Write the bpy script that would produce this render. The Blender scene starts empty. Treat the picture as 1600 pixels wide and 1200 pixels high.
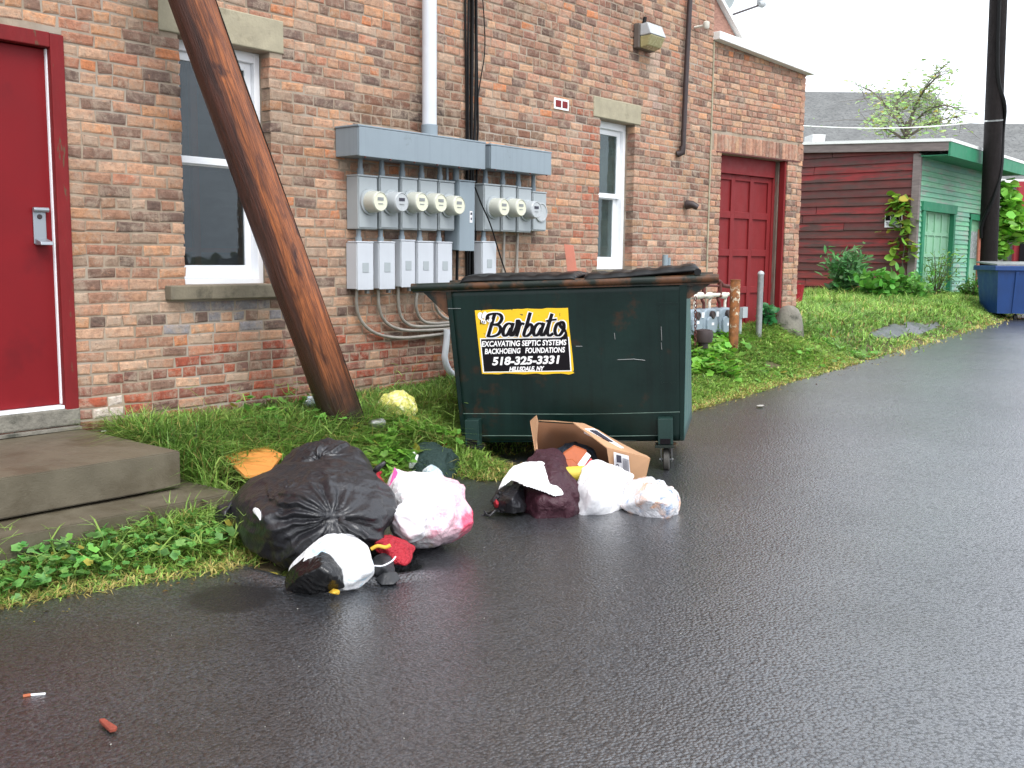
import bpy, bmesh, math, random
import numpy as np
from mathutils import Vector, Matrix

# ------------------------------------------------------------------ camera, world, light
SC = bpy.context.scene
COL = SC.collection
FPX, YAW, PIT, ROL, EYE, W = 1600.0, math.radians(50.4), math.radians(7.0), math.radians(0.55), 1.40, 5.65

def cam_matrix():
    cy, sy = math.cos(YAW), math.sin(YAW); cp, sp = math.cos(PIT), math.sin(PIT); cr, sr = math.cos(ROL), math.sin(ROL)
    fwd = np.array([sy*cp, cy*cp, -sp]); right = np.array([cy, -sy, 0.0]); up = np.cross(right, fwd)
    return np.stack([right*cr+up*sr, -right*sr+up*cr, -fwd], 1)
CM = cam_matrix(); CC = np.array([0.0, 0.0, EYE])
cam = bpy.data.cameras.new('camera'); cam.sensor_width = 36; cam.lens = 36*FPX/1600.0
cam.clip_end = 2000; cam.clip_start = 0.05
co = bpy.data.objects.new('camera', cam); COL.objects.link(co)
m4 = Matrix.Identity(4)
for i in range(3):
    for j in range(3): m4[i][j] = CM[i, j]
m4[2][3] = EYE
co.matrix_world = m4
SC.camera = co

SUN_EL, SUN_AZ = math.radians(55), math.radians(205)
w = bpy.data.worlds.new("World"); SC.world = w; w.use_nodes = True
nt = w.node_tree; bg = nt.nodes['Background']
sky = nt.nodes.new('ShaderNodeTexSky'); sky.sky_type = 'NISHITA'; sky.sun_disc = False
sky.sun_elevation = SUN_EL; sky.sun_rotation = SUN_AZ; sky.dust_density = 6.0; sky.ozone_density = 1.0; sky.air_density = 1.0
hs = nt.nodes.new('ShaderNodeHueSaturation'); hs.inputs['Saturation'].default_value = 0.12
nt.links.new(sky.outputs[0], hs.inputs['Color'])
gm = nt.nodes.new('ShaderNodeMix'); gm.data_type = 'RGBA'; gm.inputs[0].default_value = 0.65      # an even cloud layer over the clear sky
nt.links.new(hs.outputs[0], gm.inputs[6]); gm.inputs[7].default_value = (7.2, 7.7, 8.5, 1)
nt.links.new(gm.outputs[2], bg.inputs['Color']); bg.inputs['Strength'].default_value = 0.15
sl = bpy.data.lights.new('sun', 'SUN'); sl.energy = 0.9; sl.angle = math.radians(30); sl.color = (1.0, 0.97, 0.93)
so = bpy.data.objects.new('sun', sl); COL.objects.link(so)
sd = Vector((math.sin(SUN_AZ)*math.cos(SUN_EL), math.cos(SUN_AZ)*math.cos(SUN_EL), math.sin(SUN_EL)))
so.rotation_euler = sd.to_track_quat('Z', 'Y').to_euler()
SC.view_settings.view_transform = 'Standard'; SC.view_settings.look = 'None'
SC.view_settings.exposure = 1.0; SC.view_settings.gamma = 1.0
try: SC.cycles.max_bounces = 6; SC.cycles.transparent_max_bounces = 8
except Exception: pass

# ------------------------------------------------------------------ surveying helpers: a photograph point on a known plane
def ray(x, y): return CM @ np.array([(x-800)/FPX, (600-y)/FPX, -1.0])
def onY(x, y, Y=W): d = ray(x, y); return CC+d*Y/d[1]
def onX(x, y, X): d = ray(x, y); return CC+d*X/d[0]
def onZ(x, y, z=0.0): d = ray(x, y); return CC+d*(z-EYE)/d[2]
def dep(x, y, t): return CC+ray(x, y)*t
RNG = random.Random(7)
rs = np.random.RandomState(11)

def lerp(x, xs, ys): return np.interp(x, xs, ys)
def road_h(x): return lerp(x, [-30, 2.5, 5.65, 7.5, 10.7, 14.5, 23, 60, 300], [0, 0, .05, .14, .24, .3, .4, .6, .9])
def edge_y(x): return lerp(x, [-30, 1.0, 1.9, 2.6, 3.2, 4.2, 4.5, 4.75, 4.95, 5.2, 7.5, 10.7, 14.5, 20, 23.2, 24.6, 27], [4.2, 4.15, 4.06, 3.82, 3.95, 4.33, 4.28, 4.02, 4.08, 4.5, 4.28, 4.38, 4.58, 5.0, 5.45, 6.9, 8.5])
def bank_h(x): return lerp(x, [-30, 2, 5.0, 8.0, 11, 14, 21, 60], [.28, .28, .30, .42, .60, .62, .66, .8])
def ease(t): t = np.clip(t, 0, 1); return t*t*(3-2*t)
def ground_h(x, y):
    e = edge_y(x); r = road_h(x); b = bank_h(x)
    t = (y-e)/np.maximum(W-0.15-e, .9)
    return r-0.012+(b-r+.012)*(0.35*np.clip(t*4, 0, 1)*0.25+0.9125*ease(t))*1.0

# value noise for mesh work
def _hash(i, j, k, s):
    n = (i*374761393+j*668265263+k*2147483647+s*974634777) & 0xffffffff
    n = ((n ^ (n >> 13))*1274126177) & 0xffffffff
    return ((n ^ (n >> 16)) & 0xffff)/65535.0
def vnoise(P, s=0):
    P = np.asarray(P, float); I = np.floor(P).astype(np.int64); f = P-I; f = f*f*(3-2*f)
    r = 0
    for a in (0, 1):
        for b in (0, 1):
            for c in (0, 1):
                wt = (f[:, 0] if a else 1-f[:, 0])*(f[:, 1] if b else 1-f[:, 1])*(f[:, 2] if c else 1-f[:, 2])
                r = r+wt*_hash(I[:, 0]+a, I[:, 1]+b, I[:, 2]+c, s)
    return r*2-1
def fbm(P, s=0, o=3):
    r = 0; a = 1
    for i in range(o): r = r+a*vnoise(P*(2**i)+17.3*i, s+i); a *= .5
    return r/1.6
def ridged(P, s=0, o=3):
    r = 0; a = 1
    for i in range(o): r = r+a*(1-2*np.abs(vnoise(P*(2**i)+9.1*i, s+i))); a *= .55
    return r/1.8

# ------------------------------------------------------------------ object helpers
ORG = {}
def props(o, label=None, cat=None, group=None, kind=None):
    if label: o['label'] = label
    if cat: o['category'] = cat
    if group: o['group'] = group
    if kind: o['kind'] = kind
    return o
def thing(name, label, cat, loc=(0, 0, 0), group=None, mat3=None):
    o = bpy.data.objects.new(name, None); COL.objects.link(o); o.empty_display_size = .1
    if mat3 is None: o.location = loc
    else:
        M = mat3.to_4x4(); M.translation = Vector(loc); o.matrix_world = M
    ORG[o.name] = Vector([float(c) for c in loc])
    return props(o, label, cat, group)
class MB:
    def __init__(s): s.v = []; s.f = []
    def add(s, vs, fs):
        n = len(s.v); s.v += [tuple(float(c) for c in q) for q in vs]; s.f += [tuple(i+n for i in q) for q in fs]; return s
    def pts8(s, p):
        return s.add(p, [(0, 3, 2, 1), (4, 5, 6, 7), (0, 1, 5, 4), (1, 2, 6, 5), (2, 3, 7, 6), (3, 0, 4, 7)])
    def box(s, x0, x1, y0, y1, z0, z1):
        return s.pts8([(x0, y0, z0), (x1, y0, z0), (x1, y1, z0), (x0, y1, z0), (x0, y0, z1), (x1, y0, z1), (x1, y1, z1), (x0, y1, z1)])
    def slab(s, quad, th, nrm=None):          # thick sheet from a polygon
        q = [np.array(p, float) for p in quad]
        n = np.cross(q[1]-q[0], q[2]-q[0]) if nrm is None else np.array(nrm, float); n = n/np.linalg.norm(n)
        k = len(q); vs = q+[p+n*th for p in q]
        return s.add(vs, [tuple(range(k))[::-1], tuple(range(k, 2*k))]+[(i, (i+1) % k, k+(i+1) % k, k+i) for i in range(k)])
    def tube(s, path, r, seg=10, caps=True):
        P = [np.array(p, float) for p in path]; n = len(P); rr = r if hasattr(r, '__len__') else [r]*n
        t0 = P[1]-P[0]; t0 = t0/np.linalg.norm(t0)
        a = np.cross(t0, [0, 0, 1.0]);
        if np.linalg.norm(a) < .1: a = np.cross(t0, [1.0, 0, 0])
        a /= np.linalg.norm(a); vs = []
        for i in range(n):
            t = P[min(i+1, n-1)]-P[max(i-1, 0)]; t /= max(np.linalg.norm(t), 1e-9)
            a = a-t*(a@t); a /= np.linalg.norm(a); b = np.cross(t, a)
            for k in range(seg):
                q = 2*math.pi*k/seg; vs.append(P[i]+rr[i]*(a*math.cos(q)+b*math.sin(q)))
        fs = [(i*seg+k, i*seg+(k+1) % seg, (i+1)*seg+(k+1) % seg, (i+1)*seg+k) for i in range(n-1) for k in range(seg)]
        if caps: fs += [tuple(range(seg))[::-1], tuple(range((n-1)*seg, n*seg))]
        return s.add(vs, fs)
    def lathe(s, base, axis, prof, seg=24):    # prof = (distance along axis, radius)
        ax = np.array(axis, float); ax /= np.linalg.norm(ax); b = np.array(base, float)
        return s.tube([b+ax*(h+1e-5*i) for i, (h, r) in enumerate(prof)], [max(r, 1e-4) for h, r in prof], seg) if False else s._lathe(b, ax, prof, seg)
    def _lathe(s, b, ax, prof, seg):
        u = np.cross(ax, [0, 0, 1.0])
        if np.linalg.norm(u) < .1: u = np.cross(ax, [1.0, 0, 0])
        u /= np.linalg.norm(u); v = np.cross(ax, u); vs = []
        for h, r in prof:
            for k in range(seg):
                q = 2*math.pi*k/seg; vs.append(b+ax*h+max(r, 1e-4)*(u*math.cos(q)+v*math.sin(q)))
        n = len(prof)
        fs = [(i*seg+k, i*seg+(k+1) % seg, (i+1)*seg+(k+1) % seg, (i+1)*seg+k) for i in range(n-1) for k in range(seg)]
        fs += [tuple(range(seg))[::-1], tuple(range((n-1)*seg, n*seg))]
        return s.add(vs, fs)
    def build(s, name, m, parent=None, local=False, bevel=0, smooth=False, colors=None, seg=2):
        me = bpy.data.meshes.new(name)
        V = np.array(s.v, float)
        if parent is not None:
            org = ORG[parent.name]
            if not local: V = V-np.array(org)
        else:
            org = Vector(((V[:, 0].min()+V[:, 0].max())/2, (V[:, 1].min()+V[:, 1].max())/2, V[:, 2].min()))
            V = V-np.array(org)
        me.from_pydata([tuple(q) for q in V], [], s.f); me.validate()
        if colors is not None:
            at = me.color_attributes.new('Col', 'FLOAT_COLOR', 'POINT'); c = np.ones((len(V), 4)); c[:, :3] = colors; at.data.foreach_set('color', c.ravel())
        bm = bmesh.new(); bm.from_mesh(me)
        if colors is None and not smooth: bmesh.ops.recalc_face_normals(bm, faces=bm.faces)
        if smooth:
            for f in bm.faces: f.smooth = True
        bm.to_mesh(me); bm.free()
        if smooth:
            try: me.set_sharp_from_angle(angle=math.radians(40))
            except Exception: pass
        me.materials.append(m)
        o = bpy.data.objects.new(name, me); COL.objects.link(o)
        if parent is not None: o.parent = parent; ORG[o.name] = org
        else: o.location = org; ORG[o.name] = org
        if bevel:
            b = o.modifiers.new('b', 'BEVEL'); b.width = bevel; b.segments = seg; b.limit_method = 'ANGLE'; b.angle_limit = math.radians(35)
        return o
def fast_mesh(name, V, F4, colors, m, loc=(0, 0, 0)):
    """large mesh from arrays; F4 (n,k) faces of equal size k"""
    me = bpy.data.meshes.new(name); V = np.asarray(V, np.float32); F4 = np.asarray(F4, np.int32); n, k = F4.shape
    me.vertices.add(len(V)); me.vertices.foreach_set('co', V.ravel())
    me.loops.add(n*k); me.loops.foreach_set('vertex_index', F4.ravel())
    me.polygons.add(n); me.polygons.foreach_set('loop_start', np.arange(0, n*k, k, dtype=np.int32))
    me.update(calc_edges=True); me.validate()
    if colors is not None:
        at = me.color_attributes.new('Col', 'FLOAT_COLOR', 'POINT'); c = np.ones((len(V), 4), np.float32); c[:, :3] = colors; at.data.foreach_set('color', c.ravel())
    me.materials.append(m)
    o = bpy.data.objects.new(name, me); COL.objects.link(o); o.location = loc
    return o
def copy_tree(o, loc):
    c = o.copy(); COL.objects.link(c); c.location = loc
    def rec(a, b):
        for ch in list(a.children):
            d = ch.copy(); COL.objects.link(d); d.parent = b; rec(ch, d)
    rec(o, c); return c
def catmull(pts, n=6):
    P = [np.array(p, float) for p in pts]; P = [2*P[0]-P[1]]+P+[2*P[-1]-P[-2]]; out = []
    for i in range(1, len(P)-2):
        for k in range(n):
            t = k/n; a, b, c, d = P[i-1], P[i], P[i+1], P[i+2]
            out.append(.5*((2*b)+(c-a)*t+(2*a-5*b+4*c-d)*t*t+(-a+3*b-3*c+d)*t**3))
    out.append(P[-2]); return out

# ------------------------------------------------------------------ materials
def s2l(c): return tuple(((x/255.)/12.92 if x/255. <= .04045 else ((x/255.+.055)/1.055)**2.4) for x in c)
class NT:
    def __init__(s, name):
        s.m = bpy.data.materials.new(name); s.m.use_nodes = True; s.t = s.m.node_tree; s.b = s.t.nodes['Principled BSDF']
        s.out = s.t.nodes['Material Output']
        s.tc = s.t.nodes.new('ShaderNodeTexCoord'); s.co = s.tc.outputs['Object']
    def n(s, typ, **kw):
        q = s.t.nodes.new(typ)
        for k, v in kw.items():
            if k in q.inputs.keys(): q.inputs[k].default_value = v
            else: setattr(q, k, v)
        return q
    def l(s, a, b): s.t.links.new(a, b)
    def noise(s, scale, detail=4, rough=.55, vec=None, dist=0):
        q = s.n('ShaderNodeTexNoise', Scale=scale, Detail=detail, Roughness=rough, Distortion=dist); s.l(vec or s.co, q.inputs['Vector']); return q.outputs['Fac']
    def map(s, sc=(1, 1, 1), rot=(0, 0, 0)):
        q = s.n('ShaderNodeMapping'); q.inputs['Scale'].default_value = sc; q.inputs['Rotation'].default_value = rot; s.l(s.co, q.inputs['Vector']); return q.outputs[0]
    def ramp(s, fac, a, b, ca=(0, 0, 0, 1), cb=(1, 1, 1, 1)):
        q = s.n('ShaderNodeValToRGB'); e = q.color_ramp.elements; e[0].position = a; e[1].position = b; e[0].color = ca; e[1].color = cb
        s.l(fac, q.inputs[0]); return q.outputs[0]
    def mix(s, f, a, b, mode='MIX'):
        q = s.n('ShaderNodeMix', data_type='RGBA', blend_type=mode)
        for sock, v in ((q.inputs[0], f), (q.inputs[6], a), (q.inputs[7], b)):
            if isinstance(v, bpy.types.NodeSocket): s.l(v, sock)
            elif isinstance(v, (int, float)): sock.default_value = v
            else: sock.default_value = (*v[:3], 1)
        return q.outputs[2]
    def math(s, op, a, b=0.0, c=None):
        q = s.n('ShaderNodeMath', operation=op)
        for i, v in enumerate((a, b) if c is None else (a, b, c)):
            if isinstance(v, bpy.types.NodeSocket): s.l(v, q.inputs[i])
            else: q.inputs[i].default_value = v
        return q.outputs[0]
    def bump(s, h, strength=.3, dist=.01, prev=None):
        q = s.n('ShaderNodeBump', Strength=strength, Distance=dist); s.l(h, q.inputs['Height'])
        if prev is not None: s.l(prev, q.inputs['Normal'])
        return q.outputs[0]
    def fin(s, col=None, rough=None, nrm=None, metal=None, spec=None):
        for v, k in ((col, 'Base Color'), (rough, 'Roughness'), (nrm, 'Normal'), (metal, 'Metallic'), (spec, 'Specular IOR Level')):
            if v is None: continue
            if isinstance(v, bpy.types.NodeSocket): s.l(v, s.b.inputs[k])
            elif isinstance(v, (int, float)): s.b.inputs[k].default_value = v
            else: s.b.inputs[k].default_value = (*v[:3], 1)
        return s.m
def mat(name, col, rough=.6, metal=0, var=.25, scale=6, col2=None, th=(.5, .62), scale2=7, bump=.25, bscale=70, bdist=.003, spec=.5, vc=False, stretch=(1, 1, 1), streak=0):
    """general weathered material: base colour varied by noise, patches of a second colour, fine bump"""
    n = NT(name); base = s2l(col)
    dark = tuple(c*(1-var) for c in base); lite = tuple(min(c*(1+var), .9) for c in base)
    vec = n.map(stretch) if stretch != (1, 1, 1) else None
    c = n.ramp(n.noise(scale, 5, .6, vec), .3, .7, (*dark, 1), (*lite, 1))
    if vc:
        a = n.n('ShaderNodeVertexColor', layer_name='Col'); c = n.mix(1.0, c, a.outputs[0], 'MULTIPLY')
    if col2: c = n.mix(n.ramp(n.noise(scale2, 6, .65, vec), *th), c, s2l(col2))
    if streak:
        sv = n.map((30, 30, 1.2)); c = n.mix(n.math('MULTIPLY', n.ramp(n.noise(1.0, 3, .6, sv), .5, .7), streak), c, tuple(x*.35 for x in base))
    r = n.ramp(n.noise(scale*2, 3), .3, .7, (max(rough-.08, .03),)*3+(1,), (min(rough+.1, 1),)*3+(1,))
    nr = n.bump(n.noise(bscale, 3, .6, vec), bump, bdist) if bump else None
    return n.fin(c, r, nr, metal, spec)

def m_asphalt():
    n = NT('wet_asphalt')
    v = n.n('ShaderNodeTexVoronoi', Scale=105.0); n.l(n.co, v.inputs['Vector'])
    v2 = n.n('ShaderNodeTexVoronoi', Scale=230.0); n.l(n.co, v2.inputs['Vector'])
    v3 = n.n('ShaderNodeTexVoronoi', Scale=78.0); n.l(n.co, v3.inputs['Vector'])
    big = n.noise(.55, 4, .55); med = n.noise(4, 5, .6)
    c = n.ramp(v.outputs['Color'], .1, .9, (.009, .010, .0115, 1), (.048, .053, .062, 1))
    c = n.mix(n.ramp(med, .35, .7), c, n.mix(.5, c, (.024, .023, .024))); c = n.mix(n.math('MULTIPLY', n.ramp(n.noise(.9, 6, .65), .5, .62), .45), c, (.018, .016, .015))
    # pale grit in the aggregate
    c = n.mix(n.ramp(v2.outputs['Color'], .91, .97), c, (.12, .115, .11)); c = n.mix(n.ramp(v3.outputs['Color'], .15, .35, (1, 1, 1, 1), (0, 0, 0, 1)), c, (.012, .0115, .012))
    # round tar patch beside the bags and brown dirt near the verge
    p = onZ(362, 938, 0)
    sub = n.n('ShaderNodeVectorMath', operation='SUBTRACT'); n.l(n.co, sub.inputs[0]); sub.inputs[1].default_value = tuple(p)
    ln = n.n('ShaderNodeVectorMath', operation='LENGTH'); n.l(sub.outputs[0], ln.inputs[0])
    d = n.math('ADD', ln.outputs['Value'], n.math('MULTIPLY', n.noise(12, 3), .10))
    c = n.mix(n.ramp(d, .20, .26, (1, 1, 1, 1), (0, 0, 0, 1)), c, (.011, .011, .012))
    wet = n.ramp(n.noise(.8, 5, .6), .38, .62)
    r = n.mix(wet, (.30,)*3, (.42,)*3)
    h = n.math('ADD', n.math('SUBTRACT', 1.0, n.math('MULTIPLY', v3.outputs['Distance'], 1.3)), n.math('MULTIPLY', n.noise(60, 4, .7), 1.1))
    nb = n.bump(h, .9, .0028); nb = n.bump(n.noise(3, 3), .15, .02, nb)
    n.b.inputs['Coat IOR'].default_value = 2.0
    wm = n.ramp(n.noise(.5, 5, .6), .30, .60, (.7, .7, .7, 1), (1, 1, 1, 1)); wm = n.mix(1.0, wm, n.ramp(n.math('ADD', v3.outputs['Distance'], n.math('MULTIPLY', n.noise(40, 3), .3)), .66, .84, (1, 1, 1, 1), (.38, .38, .38, 1)), 'MULTIPLY'); wm = n.mix(1.0, wm, n.ramp(d, .20, .27, (.30, .30, .30, 1), (1, 1, 1, 1)), 'MULTIPLY'); n.l(wm, n.b.inputs['Coat Weight'])
    n.b.inputs['Coat Roughness'].default_value = .27
    n.l(n.bump(h, .9, .0015), n.b.inputs['Coat Normal'])
    return n.fin(c, r, nb, None, .5)
def m_brick():
    n = NT('old_brick')
    a = n.n('ShaderNodeVertexColor', layer_name='Col'); base = a.outputs[0]
    lum = n.ramp(n.noise(24, 6, .7), .28, .74, (.62, .59, .57, 1), (1.32, 1.29, 1.25, 1))
    c = n.mix(1.0, base, lum, 'MULTIPLY')
    v = n.map((1, 1, 2.2))
    c = n.mix(n.math('MULTIPLY', n.ramp(n.noise(11, 5, .7, v), .54, .66), .55), c, s2l((132, 100, 88)))     # burnt patches
    c = n.mix(n.math('MULTIPLY', n.ramp(n.noise(13, 5, .7, v, .5), .60, .70), .5), c, s2l((196, 148, 116)))  # pale orange faces
    c = n.mix(n.math('MULTIPLY', n.ramp(n.noise(8, 8, .8, None, .4), .47, .62), .72), c, s2l((168, 150, 132)))  # smeared mortar
    c = n.mix(n.math('MULTIPLY', n.ramp(n.noise(46, 4, .75), .60, .67), .6), c, s2l((74, 58, 54)))        # pits
    nb = n.bump(n.noise(38, 7, .75), 1.0, .009)
    return n.fin(c, .82, nb, None, .3)
def m_mortar():
    n = NT('mortar')
    c = n.ramp(n.noise(5, 6, .7), .3, .72, (*s2l((130, 116, 100)), 1), (*s2l((170, 154, 136)), 1))
    c = n.mix(n.ramp(n.noise(1.2, 3), .52, .65), c, s2l((160, 150, 138)))
    return n.fin(c, .9, n.bump(n.noise(90, 5, .7), .6, .004), None, .2)
def m_pole():
    n = NT('weathered_pole_wood')
    v = n.map((9, 9, .8)); f = n.noise(3.0, 7, .7, v, 1.4)
    c = n.ramp(f, .36, .64, (*s2l((84, 44, 28)), 1), (*s2l((172, 100, 54)), 1))
    v2 = n.map((70, 70, 1.6)); c = n.mix(n.math('MULTIPLY', n.ramp(n.noise(2, 5, .7, v2), .48, .6), .7), c, s2l((64, 34, 24)))
    v4 = n.map((5, 5, 1.5)); c = n.mix(n.ramp(n.noise(1.6, 4, .6, v4, .8), .56, .66), c, s2l((60, 30, 22)))
    # one flank is a darker brown, with a ragged boundary along the grain
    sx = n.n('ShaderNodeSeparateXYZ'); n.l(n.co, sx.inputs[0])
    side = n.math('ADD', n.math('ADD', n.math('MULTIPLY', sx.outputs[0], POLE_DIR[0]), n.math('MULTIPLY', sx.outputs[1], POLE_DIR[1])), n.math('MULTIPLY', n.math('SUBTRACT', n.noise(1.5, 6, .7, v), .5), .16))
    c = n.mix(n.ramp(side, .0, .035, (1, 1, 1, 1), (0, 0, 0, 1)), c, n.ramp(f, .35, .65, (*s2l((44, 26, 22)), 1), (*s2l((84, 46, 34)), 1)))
    c = n.mix(n.ramp(n.math('ADD', sx.outputs[2], n.math('MULTIPLY', n.noise(6), .5)), .35, .95, (1, 1, 1, 1), (0, 0, 0, 1)), c, s2l((40, 27, 21)))
    nb = n.bump(n.noise(2, 6, .7, v2), .8, .008); nb = n.bump(f, .35, .02, nb)
    return n.fin(c, n.ramp(f, .3, .7, (.28,)*3+(1,), (.5,)*3+(1,)), nb, None, .5)
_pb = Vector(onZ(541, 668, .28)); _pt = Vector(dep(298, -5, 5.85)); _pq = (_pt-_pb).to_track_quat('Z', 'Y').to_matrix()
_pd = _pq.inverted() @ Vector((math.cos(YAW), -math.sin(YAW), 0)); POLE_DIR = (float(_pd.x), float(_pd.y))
def m_plastic(name, col, rough=.3, col2=None, th=(.5, .6), sc2=9, fold=.5, subs=0.0, col3=None, th3=(.55, .62), sc3=12, fscale=16, coat=0.0):
    """creased plastic film or cloth"""
    n = NT(name); c = s2l(col)
    cc = n.ramp(n.noise(5, 3), .3, .7, (*[q*.9 for q in c], 1), (*[min(q*1.08, .9) for q in c], 1))
    if col2: cc = n.mix(n.ramp(n.noise(sc2, 4, .6, dist=.8), *th), cc, s2l(col2))
    if col3: cc = n.mix(n.ramp(n.noise(sc3, 3, .5), *th3), cc, s2l(col3))
    r1 = n.math('ABSOLUTE', n.math('SUBTRACT', n.noise(fscale, 3, .5, dist=1.2), .5)); r2 = n.math('ABSOLUTE', n.math('SUBTRACT', n.noise(fscale*2.7, 2, .5, dist=.8), .5))
    h = n.math('ADD', n.math('MULTIPLY', r1, -2.0), n.math('MULTIPLY', r2, -1.0))
    nb = n.bump(h, fold, .02)
    n.b.inputs['Coat Weight'].default_value = coat
    if subs:
        n.b.inputs['Subsurface Weight'].default_value = subs; n.b.inputs['Subsurface Scale'].default_value = .05
        n.b.inputs['Subsurface Radius'].default_value = (1, 1, 1)
    return n.fin(cc, rough, nb)
def m_pinkbag():
    m_ = m_plastic('pink_bag_film', (240, 236, 238), .24, (236, 190, 200), (.56, .66), 8, fold=.4, subs=.3, col3=(214, 200, 168), th3=(.66, .72), coat=.5)
    t = m_.node_tree; b = t.nodes['Principled BSDF']; src = b.inputs['Base Color'].links[0].from_socket; n = NT.__new__(NT); n.m = m_; n.t = t; n.b = b; n.co = [q for q in t.nodes if q.type == 'TEX_COORD'][0].outputs['Object']
    sx = n.n('ShaderNodeSeparateXYZ'); n.l(n.co, sx.inputs[0])
    r_ = n.math('ADD', n.math('MULTIPLY', sx.outputs[0], math.cos(YAW)), n.math('MULTIPLY', sx.outputs[1], -math.sin(YAW)))
    w_ = n.math('MULTIPLY', n.math('SUBTRACT', n.noise(9, 4), .5), .16)
    c = n.mix(n.math('MULTIPLY', n.ramp(n.math('ADD', r_, w_), .03, .13), .6), src, s2l((232, 140, 166)))          # tinted print towards one side
    k = n.math('MULTIPLY', n.ramp(n.math('ADD', r_, n.math('MULTIPLY', w_, 1.2)), .125, .15), n.ramp(n.math('ADD', sx.outputs[2], w_), .16, .10, (0, 0, 0, 1), (1, 1, 1, 1)))
    c = n.mix(n.ramp(n.math('ADD', n.math('ADD', r_, w_), n.math('MULTIPLY', sx.outputs[2], -.25)), .12, .15), c, s2l((228, 70, 104)))
    g = n.math('ADD', sx.outputs[2], n.math('MULTIPLY', w_, 1.3))
    c = n.mix(n.math('MULTIPLY', n.ramp(g, .07, .16, (1, 1, 1, 1), (0, 0, 0, 1)), .8), c, s2l((110, 104, 112)))     # dark contents showing through below
    t.links.new(c, b.inputs['Base Color']); return m_
def m_leaf(name, col=None):
    n = NT(name); a = n.n('ShaderNodeVertexColor', layer_name='Col')
    n.l(a.outputs[0], n.b.inputs['Base Color']); n.b.inputs['Roughness'].default_value = .5; n.b.inputs['Specular IOR Level'].default_value = .35
    tr = n.n('ShaderNodeBsdfTranslucent'); n.l(a.outputs[0], tr.inputs[0])
    ms = n.n('ShaderNodeMixShader'); ms.inputs[0].default_value = .35; n.l(n.b.outputs[0], ms.inputs[1]); n.l(tr.outputs[0], ms.inputs[2]); n.l(ms.outputs[0], n.out.inputs[0])
    return n.m
def m_glass_dark(name, col=(22, 28, 30)):
    n = NT(name)
    tr = n.n('ShaderNodeBsdfTransparent'); tr.inputs[0].default_value = (.62, .66, .66, 1)
    gl = n.n('ShaderNodeBsdfGlossy'); gl.inputs['Roughness'].default_value = .03; gl.inputs[0].default_value = (.9, .95, 1, 1)
    fr = n.n('ShaderNodeFresnel'); fr.inputs[0].default_value = 1.45; nb = n.bump(n.noise(2.2, 3), .25, .02); n.l(nb, gl.inputs['Normal'])
    dirt = n.n('ShaderNodeBsdfDiffuse'); dirt.inputs[0].default_value = (*s2l(col), 1)
    ms = n.n('ShaderNodeMixShader'); n.l(n.math('MULTIPLY', fr.outputs[0], 1.5), ms.inputs[0]); n.l(tr.outputs[0], ms.inputs[1]); n.l(gl.outputs[0], ms.inputs[2])
    m2 = n.n('ShaderNodeMixShader'); n.l(n.ramp(n.noise(3, 5, .7), .3, .8, (.10, .10, .10, 1), (.30, .30, .30, 1)), m2.inputs[0]); n.l(ms.outputs[0], m2.inputs[1]); n.l(dirt.outputs[0], m2.inputs[2]); n.l(m2.outputs[0], n.out.inputs[0])
    return n.m

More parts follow.
